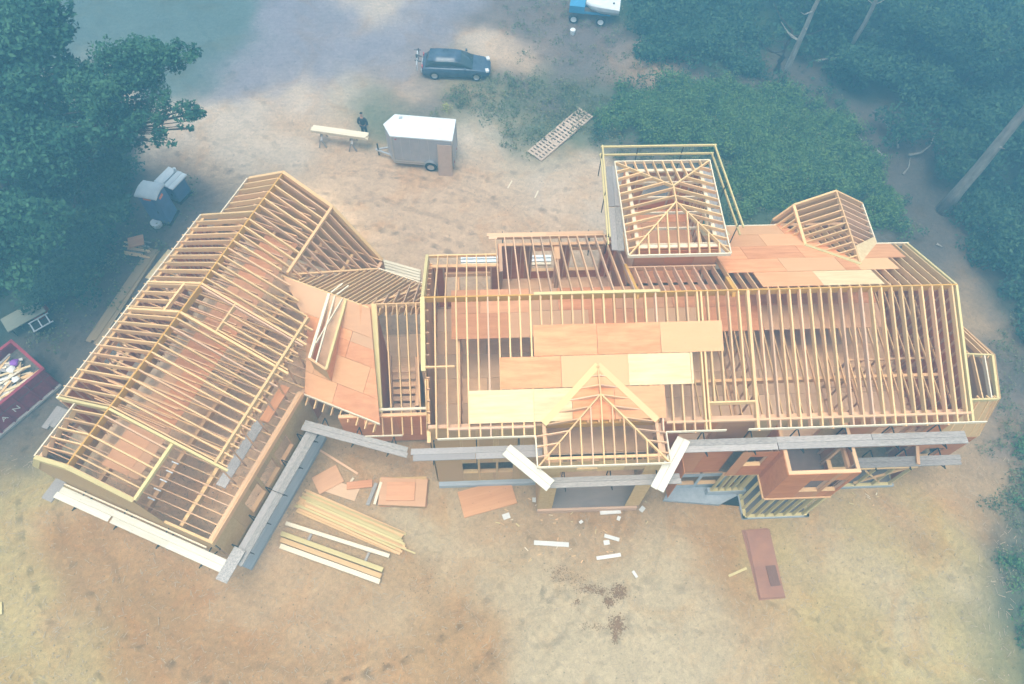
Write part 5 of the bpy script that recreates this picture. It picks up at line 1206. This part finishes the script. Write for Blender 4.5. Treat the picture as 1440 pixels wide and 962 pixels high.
# ================================================================ VEGETATION
def leaves(name, centers, radii, counts, size, m, flat=.75, parent=None, shell=.55, up=.5):
    """many small leaf quads spread through lumpy clumps"""
    C = []; T = []
    for (c, r, n_) in zip(centers, radii, counts):
        v = rng.normal(size=(n_, 3)); v /= np.linalg.norm(v, axis=1)[:, None]
        rad = r*(shell+(1-shell)*rng.random(n_)**.6)*(1+.25*np.sin(v[:, 0]*5+v[:, 1]*7+c[0])*np.cos(v[:, 2]*6+c[1]))
        p = v*rad[:, None]; p[:, 2] *= flat
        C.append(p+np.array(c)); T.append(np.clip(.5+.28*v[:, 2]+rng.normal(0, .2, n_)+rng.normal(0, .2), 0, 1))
    C = np.concatenate(C); T = np.concatenate(T); N = len(C)
    nrm = rng.normal(size=(N, 3)); nrm[:, 2] = np.abs(nrm[:, 2])+up; nrm /= np.linalg.norm(nrm, axis=1)[:, None]
    t = np.cross(nrm, rng.normal(size=(N, 3))); t /= np.linalg.norm(t, axis=1)[:, None]; b = np.cross(nrm, t)
    s = (size*(.6+.8*rng.random(N)))[:, None]
    V = np.stack([C-t*s*.5, C+b*s*.28, C+t*s*.5, C-b*s*.28], 1).reshape(-1, 3)
    me = bpy.data.meshes.new(name); me.vertices.add(4*N); me.vertices.foreach_set('co', V.ravel())
    me.loops.add(4*N); me.loops.foreach_set('vertex_index', np.arange(4*N, dtype=np.int32))
    me.polygons.add(N); me.polygons.foreach_set('loop_start', np.arange(0, 4*N, 4, dtype=np.int32)); me.polygons.foreach_set('loop_total', np.full(N, 4, dtype=np.int32)); me.update()
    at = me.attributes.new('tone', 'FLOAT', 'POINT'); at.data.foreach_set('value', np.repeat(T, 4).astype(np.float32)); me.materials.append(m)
    o = bpy.data.objects.new(name, me); link(o)
    if parent: o.parent = parent; o.matrix_parent_inverse = parent.matrix_world.inverted()
    return o
def tree(base, clumps, label, trunk_r=.2, cnt=900, size=.22, m=LEAF, bark=BARKD, top=None, group=None, shell=.4):
    base = Vector(base); t = thing('broadleaf_tree', base, label, 'tree', group)
    cs = [Vector(c[:3]) for c in clumps]; rs = [c[3] for c in clumps]
    mid = sum(cs, Vector())/len(cs); top = Vector(top) if top else V3(base.x*.7+mid.x*.3, base.y*.7+mid.y*.3, max(c.z for c in cs)*.9)
    ps = [base.lerp(top, k/6)+V3(random.uniform(-.08, .08), random.uniform(-.08, .08), 0) for k in range(7)]
    v, f = tube(ps, [trunk_r*(1.25-.95*k/6) for k in range(7)], 9); smooth(wpart('trunk', v, f, bark, t))
    vv = []; ff = []
    for c in cs:
        k = min(5, max(1, int(6*(c.z-1.2)/max(1, top.z)))); s = ps[k]; m1 = s.lerp(c, .5)+V3(0, 0, .3)
        v, f = tube([s, m1, c], [trunk_r*.35, trunk_r*.2, .02], 5); wpart('limb', v, f, bark, t)
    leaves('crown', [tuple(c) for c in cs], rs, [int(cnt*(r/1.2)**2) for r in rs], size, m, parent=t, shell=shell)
    return t
def pc(u, v, z, r): p = P(u, v, z); return (p.x, p.y, p.z, r)
def spray(u, v, z, r, n=4):                  # one clump broken into several small ones
    out = []
    for _ in range(n):
        p = P(u, v, z); a = random.uniform(0, 6.28); q = r*random.uniform(.3, .95)
        out.append((p.x+math.cos(a)*q, p.y+math.sin(a)*q, z+random.uniform(-.5, .5), r*random.uniform(.38, .6)))
    return out
def sp(lst, n=4): return [c for l in lst for c in spray(*l, n=n)]
# left wood
tree(P(95, 330, GZ), sp([(150, 105, 9.6, 1.5), (175, 95, 9.8, 1.4), (200, 80, 9.8, 1.2), (225, 75, 9.6, 1.1), (250, 80, 9.4, .9), (200, 110, 9.2, 1.2), (170, 130, 9, 1.4), (130, 120, 9, 1.3)], 6)
     + sp([(215, 135, 8.6, .8), (238, 140, 8.6, .7), (262, 148, 8.4, .6), (270, 160, 8.3, .45), (252, 170, 8.2, .4), (225, 165, 8.2, .6), (205, 150, 8.4, .9), (215, 185, 8, .6), (225, 195, 7.9, .4), (190, 170, 8.2, 1.1), (265, 180, 8, .3)], 4),
     'big leafy tree whose ragged branches reach over the sand at upper left', .13, 1100, .17, top=P(150, 120, 9), shell=.15)
tree(P(10, 290, GZ), sp([(20, 20, 11, 1.8), (60, 25, 11, 1.3), (80, 35, 10.8, 1.0), (35, 50, 10.6, 1.4), (10, 75, 10.2, 1.8), (30, 100, 10, 1.4), (-20, 40, 11, 2), (50, 5, 11.2, 1.2), (-10, 100, 10, 2)], 5), 'tall tree filling the top left corner of the wood', .3, 520, .24, top=P(0, 60, 10))
tree(P(50, 330, GZ), sp([(30, 150, 9, 1.7), (65, 130, 9, 1.1), (90, 110, 9, .8), (80, 160, 8.5, 1.4), (120, 165, 8.2, 1.4), (10, 190, 8.5, 1.8), (60, 195, 8, 1.7), (110, 205, 7.5, 1.6), (150, 190, 7.5, 1.5), (30, 230, 7.4, 1.8), (-20, 200, 8.5, 2)], 5), 'dense dark tree in the middle of the left wood', .25, 560, .22)
tree(P(30, 400, GZ), sp([(0, 260, 7, 2), (50, 265, 6.5, 1.8), (10, 320, 6, 1.9), (90, 250, 6, 1.6), (-30, 320, 7, 2.2), (-10, 380, 5.5, 2)], 5), 'dark green tree at the left edge above the work table', .2, 520, .22)
tree(P(150, 290, GZ), sp([(130, 240, 5.0, 1.5), (170, 225, 5.4, 1.3), (185, 205, 5.4, 1.0), (150, 270, 4.4, 1.4), (105, 285, 4.6, 1.5)], 5), 'lower bushy tree beside the portable toilets', .12, 560, .2, m=SHRUB)
# shrub layers (nobody could count them)
def thicket(name, poly_px, n, size, m, label, zr=(.2, 1.8), clump=.6, per=40, dens=None):
    ps = [P(u, v, GZ) for u, v in poly_px]; xs = [p.x for p in ps]; ys = [p.y for p in ps]
    def inside(x, y):
        r_ = False; j = len(ps)-1
        for i in range(len(ps)):
            if (ps[i].y > y) != (ps[j].y > y) and x < (ps[j].x-ps[i].x)*(y-ps[i].y)/(ps[j].y-ps[i].y)+ps[i].x: r_ = not r_
            j = i
        return r_
    C = []; R = []; K = []
    while len(C) < n:
        x = random.uniform(min(xs), max(xs)); y = random.uniform(min(ys), max(ys))
        if not inside(x+.5*math.sin(y*2.3)+.3*math.sin(y*5.1), y+.5*math.sin(x*1.9)+.3*math.sin(x*4.7)): continue
        h = .5+.5*math.sin(x*.9+1.3*math.sin(y*.7))*math.cos(y*.8+math.sin(x*.5))
        z = GZ+zr[0]+(zr[1]-zr[0])*h*random.uniform(.6, 1)
        C.append((x, y, z)); R.append(clump*random.uniform(.6, 1.3)); K.append(int(per*random.uniform(.7, 1.3)))
    o = leaves(name, C, R, K, size, m, shell=.5); tag(o, label, 'shrubs', kind='stuff'); return o
thicket('undergrowth', [(-80, 180), (60, 160), (160, 200), (195, 225), (190, 290), (165, 340), (150, 400), (100, 440), (60, 430), (0, 420), (-80, 460)], 900, .18, SHRUB, 'dark undergrowth under the left wood', (.2, 2.2), .6, 55)
thicket('leaf_scrub', [(120, 380), (190, 310), (250, 260), (275, 240), (285, 270), (240, 320), (150, 440), (60, 500), (30, 460)], 160, .13, WEED, 'sparse scrub at the edge of the left wood', (.05, .3), .35, 14)
thicket('hedge_mound', [(835, 175), (870, 140), (930, 118), (1010, 118), (1090, 130), (1140, 145), (1175, 165), (1200, 195), (1225, 225), (1245, 260), (1258, 300), (1270, 335), (1240, 330), (1215, 290), (1175, 270), (1100, 290), (1040, 300), (1020, 230), (1005, 205), (880, 200)], 1500, .13, HEDGE, 'broad mound of bright green ground cover behind the tower', (.1, .75), .5, 80)
thicket('hedge_fringe', [(820, 185), (860, 130), (930, 105), (1010, 108), (1090, 118), (1150, 132), (1190, 158), (1215, 190), (1240, 222), (1262, 260), (1276, 305), (1290, 345), (1240, 340), (1215, 300), (1175, 285), (1100, 300), (1050, 315), (1030, 240), (1005, 210), (870, 215)], 420, .15, SHRUB, 'taller mixed sprigs growing through and round the green mound', (.1, 1.0), .38, 26)
thicket('dry_stems', [(820, 185), (860, 130), (1010, 108), (1150, 132), (1215, 190), (1262, 260), (1290, 345), (1175, 285), (1050, 315), (1005, 210)], 240, .1, WEED, 'dry stems among the green mound', (.2, .9), .4, 12)
thicket('brush', [(880, -30), (1000, -30), (1060, 20), (1080, 70), (1060, 110), (1000, 100), (930, 95), (890, 60)], 420, .2, SHRUB, 'green brush beyond the path at the top', (.1, 1.6), .7, 60)
thicket('forest_undergrowth', [(1060, -40), (1500, -60), (1700, 100), (1640, 300), (1520, 330), (1420, 300), (1340, 260), (1320, 200), (1260, 150), (1200, 125), (1150, 110), (1090, 70)], 1500, .24, SHRUB, 'dark undergrowth of the right-hand wood', (.1, 2.4), .8, 55)
thicket('forest_edge_shrubs', [(1330, 290), (1400, 270), (1500, 330), (1500, 520), (1440, 480), (1420, 400), (1390, 380), (1345, 330)], 330, .18, SHRUB, 'shrubs at the right edge below the big trunk', (.1, 1.2), .6, 50)
thicket('right_edge_grass', [(1445, 560), (1520, 540), (1540, 1000), (1465, 1000), (1455, 930), (1428, 860), (1438, 780), (1430, 740), (1440, 700)], 420, .12, HEDGE, 'green bank along the right edge of the bare ground', (.02, .35), .35, 40)
thicket('scrub_fringe', [(1395, 430), (1425, 440), (1440, 700), (1438, 900), (1422, 840), (1415, 760), (1405, 700), (1395, 600), (1405, 540)], 260, .1, WEED, 'thin dry scrub between bare ground and right bank', (.02, .15), .3, 14)
thicket('weeds', [(600, 150), (700, 105), (800, 120), (870, 150), (860, 200), (820, 200), (760, 190), (745, 230), (715, 205), (690, 170), (640, 160)], 330, .12, WEED, 'patchy weeds around the pallets', (.02, .3), .4, 26)
thicket('weeds', [(700, -20), (900, -20), (960, 100), (850, 120), (760, 130), (720, 70)], 200, .12, WEED, 'patchy weeds around the blue trailer', (.02, .25), .4, 20)
thicket('weeds', [(860, 215), (1000, 215), (1060, 320), (1100, 290), (1090, 310), (1020, 310), (1005, 240), (862, 225)], 120, .12, WEED, 'weeds behind the tower', (.02, .3), .4, 24)
# yellow bush near the trailer
p = P(628, 152, GZ+.3); o = leaves('yellow_bush', [tuple(p)], [.4], [90], .1, leafmat('yellow_leaves', (.25, .25, .05), (.4, .4, .08), (.55, .5, .12)), shell=.3); tag(o, 'small yellow-green bush behind the trailer', 'bush')
# right-hand trees: trunks
def bare(base, h, r, label, lean=(0, 0), crown=True, cz=None, bark=BARK, stubs=True):
    base = Vector(base); t = thing('tall_tree', base, label, 'tree')
    ps = [base+V3(lean[0]*k/8+random.uniform(-.06, .06), lean[1]*k/8+random.uniform(-.06, .06), h*k/8) for k in range(9)]
    v, f = tube(ps, [r*(1.2 if k == 0 else 1)*(1-.6*k/8) for k in range(9)], 14); smooth(wpart('trunk', v, f, bark, t))
    vv = []; ff = []
    for k in range(7):
        s = ps[3+k % 6]; a = random.uniform(0, 6.28); L = random.uniform(.5, 2.2)
        v, f = tube([s, s+V3(math.cos(a)*L*.6, math.sin(a)*L*.6, L*.2), s+V3(math.cos(a)*L, math.sin(a)*L, L*.5)], [r*.25, r*.15, .015], 6); wpart('limb', v, f, bark, t)
    if crown:
        cs = []; rs = []
        for k in range(26):
            a = random.uniform(0, 6.28); q = random.uniform(.3, 2.6); cs.append((ps[-1].x+math.cos(a)*q, ps[-1].y+math.sin(a)*q, h+random.uniform(-1.6, 1.6))); rs.append(random.uniform(.5, .9))
        leaves('crown', cs, rs, [300]*26, .22, LEAF, parent=t, shell=.4)
bare(P(1325, 296, GZ), 14, .33, 'thick pale trunk leaning out of the frame at the right')
bare(P(1101, 114, GZ), 8, .2, 'slim grey trunk rising behind the hedge mound', crown=False)
bare(P(1192, 78, GZ), 10, .16, 'thin distant trunk at the top right, behind the slim grey one', crown=False)
bare(P(1092, 100, GZ), 3, .18, 'short dark broken trunk left of the slim grey one', crown=False, bark=BARKD)
for (u, v_, h, r, lb) in [(1270, 175, 2.2, 1.5, 'low dark green bush above the clearing'), (1215, 92, 2.8, 1.4, 'olive bush with a paler top in the right-hand wood'), (1345, 215, 2.6, 1.6, 'bush left of the big trunk'), (1400, 60, 7, 2.2, 'round tree crown in the top right corner'), (1300, 20, 6, 2.2, 'tree crown on the top edge of the right-hand wood'), (1425, 330, 3, 1.6, 'bush right of the big trunk foot'), (1180, -10, 5, 2, 'tree crown at the top edge above the thin trunks')]:
    p = P(u, v_, GZ+h*.6); cl = [(p.x+random.uniform(-r, r)*.7, p.y+random.uniform(-r, r)*.7, p.z+random.uniform(-.5, .5)*h*.3, r*random.uniform(.35, .6)) for _ in range(12)]
    tree((p.x, p.y, GZ), cl, lb, .09, 380, .2, m=SHRUB)
# dark clods of soil in front of the porch
def clods(px, n, s):
    C = []
    for _ in range(n):
        u, v_ = random.gauss(px[0], px[2]), random.gauss(px[1], px[3]); C.append(P(u, v_, GZ+.03))
    vv = []; ff = []
    for c in C:
        r_ = s*random.uniform(.3, 1.2); q = len(vv)
        pts = [(1, 0, 0), (-1, 0, 0), (0, 1, 0), (0, -1, 0), (0, 0, .8)]
        vv += [c+V3(a*r_*random.uniform(.6, 1.2), b*r_*random.uniform(.6, 1.2), d_*r_*.45) for a, b, d_ in pts]
        ff += [(q, q+2, q+4), (q+2, q+1, q+4), (q+1, q+3, q+4), (q+3, q, q+4)]
    return vv, ff
CLOD = mat('dark_soil', (.36, .21, .10), .2, (.26, .15, .07), nscale=6)
vv = []; ff = []
for px, n_, s_ in (((788, 806, 9, 6), 110, .03), ((805, 815, 12, 5), 90, .025), ((828, 826, 7, 4), 150, .035), ((845, 832, 6, 3), 90, .035), ((871, 833, 5, 5), 300, .04), ((856, 846, 4, 4), 160, .035), ((812, 847, 3, 3), 60, .03), ((869, 878, 5, 6), 320, .04), ((866, 893, 3, 5), 120, .035), ((838, 881, 12, 3), 110, .025), ((600, 820, 16, 18), 160, .025), ((800, 835, 34, 22), 90, .018)):
    v, f = clods(px, n_, s_); q = len(vv); vv += v; ff += [tuple(i+q for i in g) for g in f]
o = bpy.data.objects.new('soil_clods', newmesh('soil_clods', vv, ff, CLOD)); link(o); tag(o, 'patches of dark crumbly soil on the pale ground in front of the porch', 'soil', kind='stuff')
vv = []; ff = []
for _ in range(2600):                        # pebbles all over the bare ground
    u, v_ = random.uniform(-20, 1420), random.uniform(640, 990); c = P(u, v_, GZ+.02); r_ = random.uniform(.012, .045); q = len(vv)
    vv += [c+V3(a*r_*random.uniform(.6, 1.3), b*r_*random.uniform(.6, 1.3), d_*r_) for a, b, d_ in [(1, 0, 0), (-1, 0, 0), (0, 1, 0), (0, -1, 0), (0, 0, .8)]]
    ff += [(q, q+2, q+4), (q+2, q+1, q+4), (q+1, q+3, q+4), (q+3, q, q+4)]
for _ in range(3200):
    u, v_ = random.uniform(-20, 1430), random.uniform(640, 1000); c = P(u, v_, GZ+.035); a = random.uniform(0, 3.14); l_ = random.uniform(.04, .16); w_ = random.uniform(.006, .014); q = len(vv)
    e1 = V3(math.cos(a), math.sin(a), random.uniform(-.1, .1))*l_; e2 = V3(-math.sin(a), math.cos(a), 0)*w_
    vv += [c-e1-e2, c+e1-e2, c+e1+e2, c-e1+e2]; ff += [(q, q+1, q+2, q+3)]
o = bpy.data.objects.new('pebbles', newmesh('pebbles', vv, ff, mat('pebble', (.42, .33, .22), .1, (.32, .25, .17)))); link(o); tag(o, 'small pebbles and twigs strewn over the bare ground', 'pebbles', kind='stuff')

# ================================================================ HAZE
me = newmesh('haze', [(x*70, y*70+25, -1.4 if z < 0 else 33.5) for x, y, z in CUBE_V], CUBE_F, None)
me = newmesh('haze', [((-60 if x < 0 else 75), (-25 if y < 0 else 95), (-1.4 if z < 0 else 33.5)) for x, y, z in CUBE_V], CUBE_F, None)
hm = bpy.data.materials.new('haze'); hm.use_nodes = True; hm.node_tree.nodes.remove(hm.node_tree.nodes['Principled BSDF'])
pv = hm.node_tree.nodes.new('ShaderNodeVolumePrincipled'); pv.inputs['Density'].default_value = HAZE_DENSITY; pv.inputs['Color'].default_value = (*HAZE_COLOR, 1); pv.inputs['Anisotropy'].default_value = .2
hm.node_tree.links.new(pv.outputs[0], hm.node_tree.nodes['Material Output'].inputs['Volume'])
me.materials.append(hm); o = bpy.data.objects.new('haze', me); link(o); tag(o, kind='stuff')
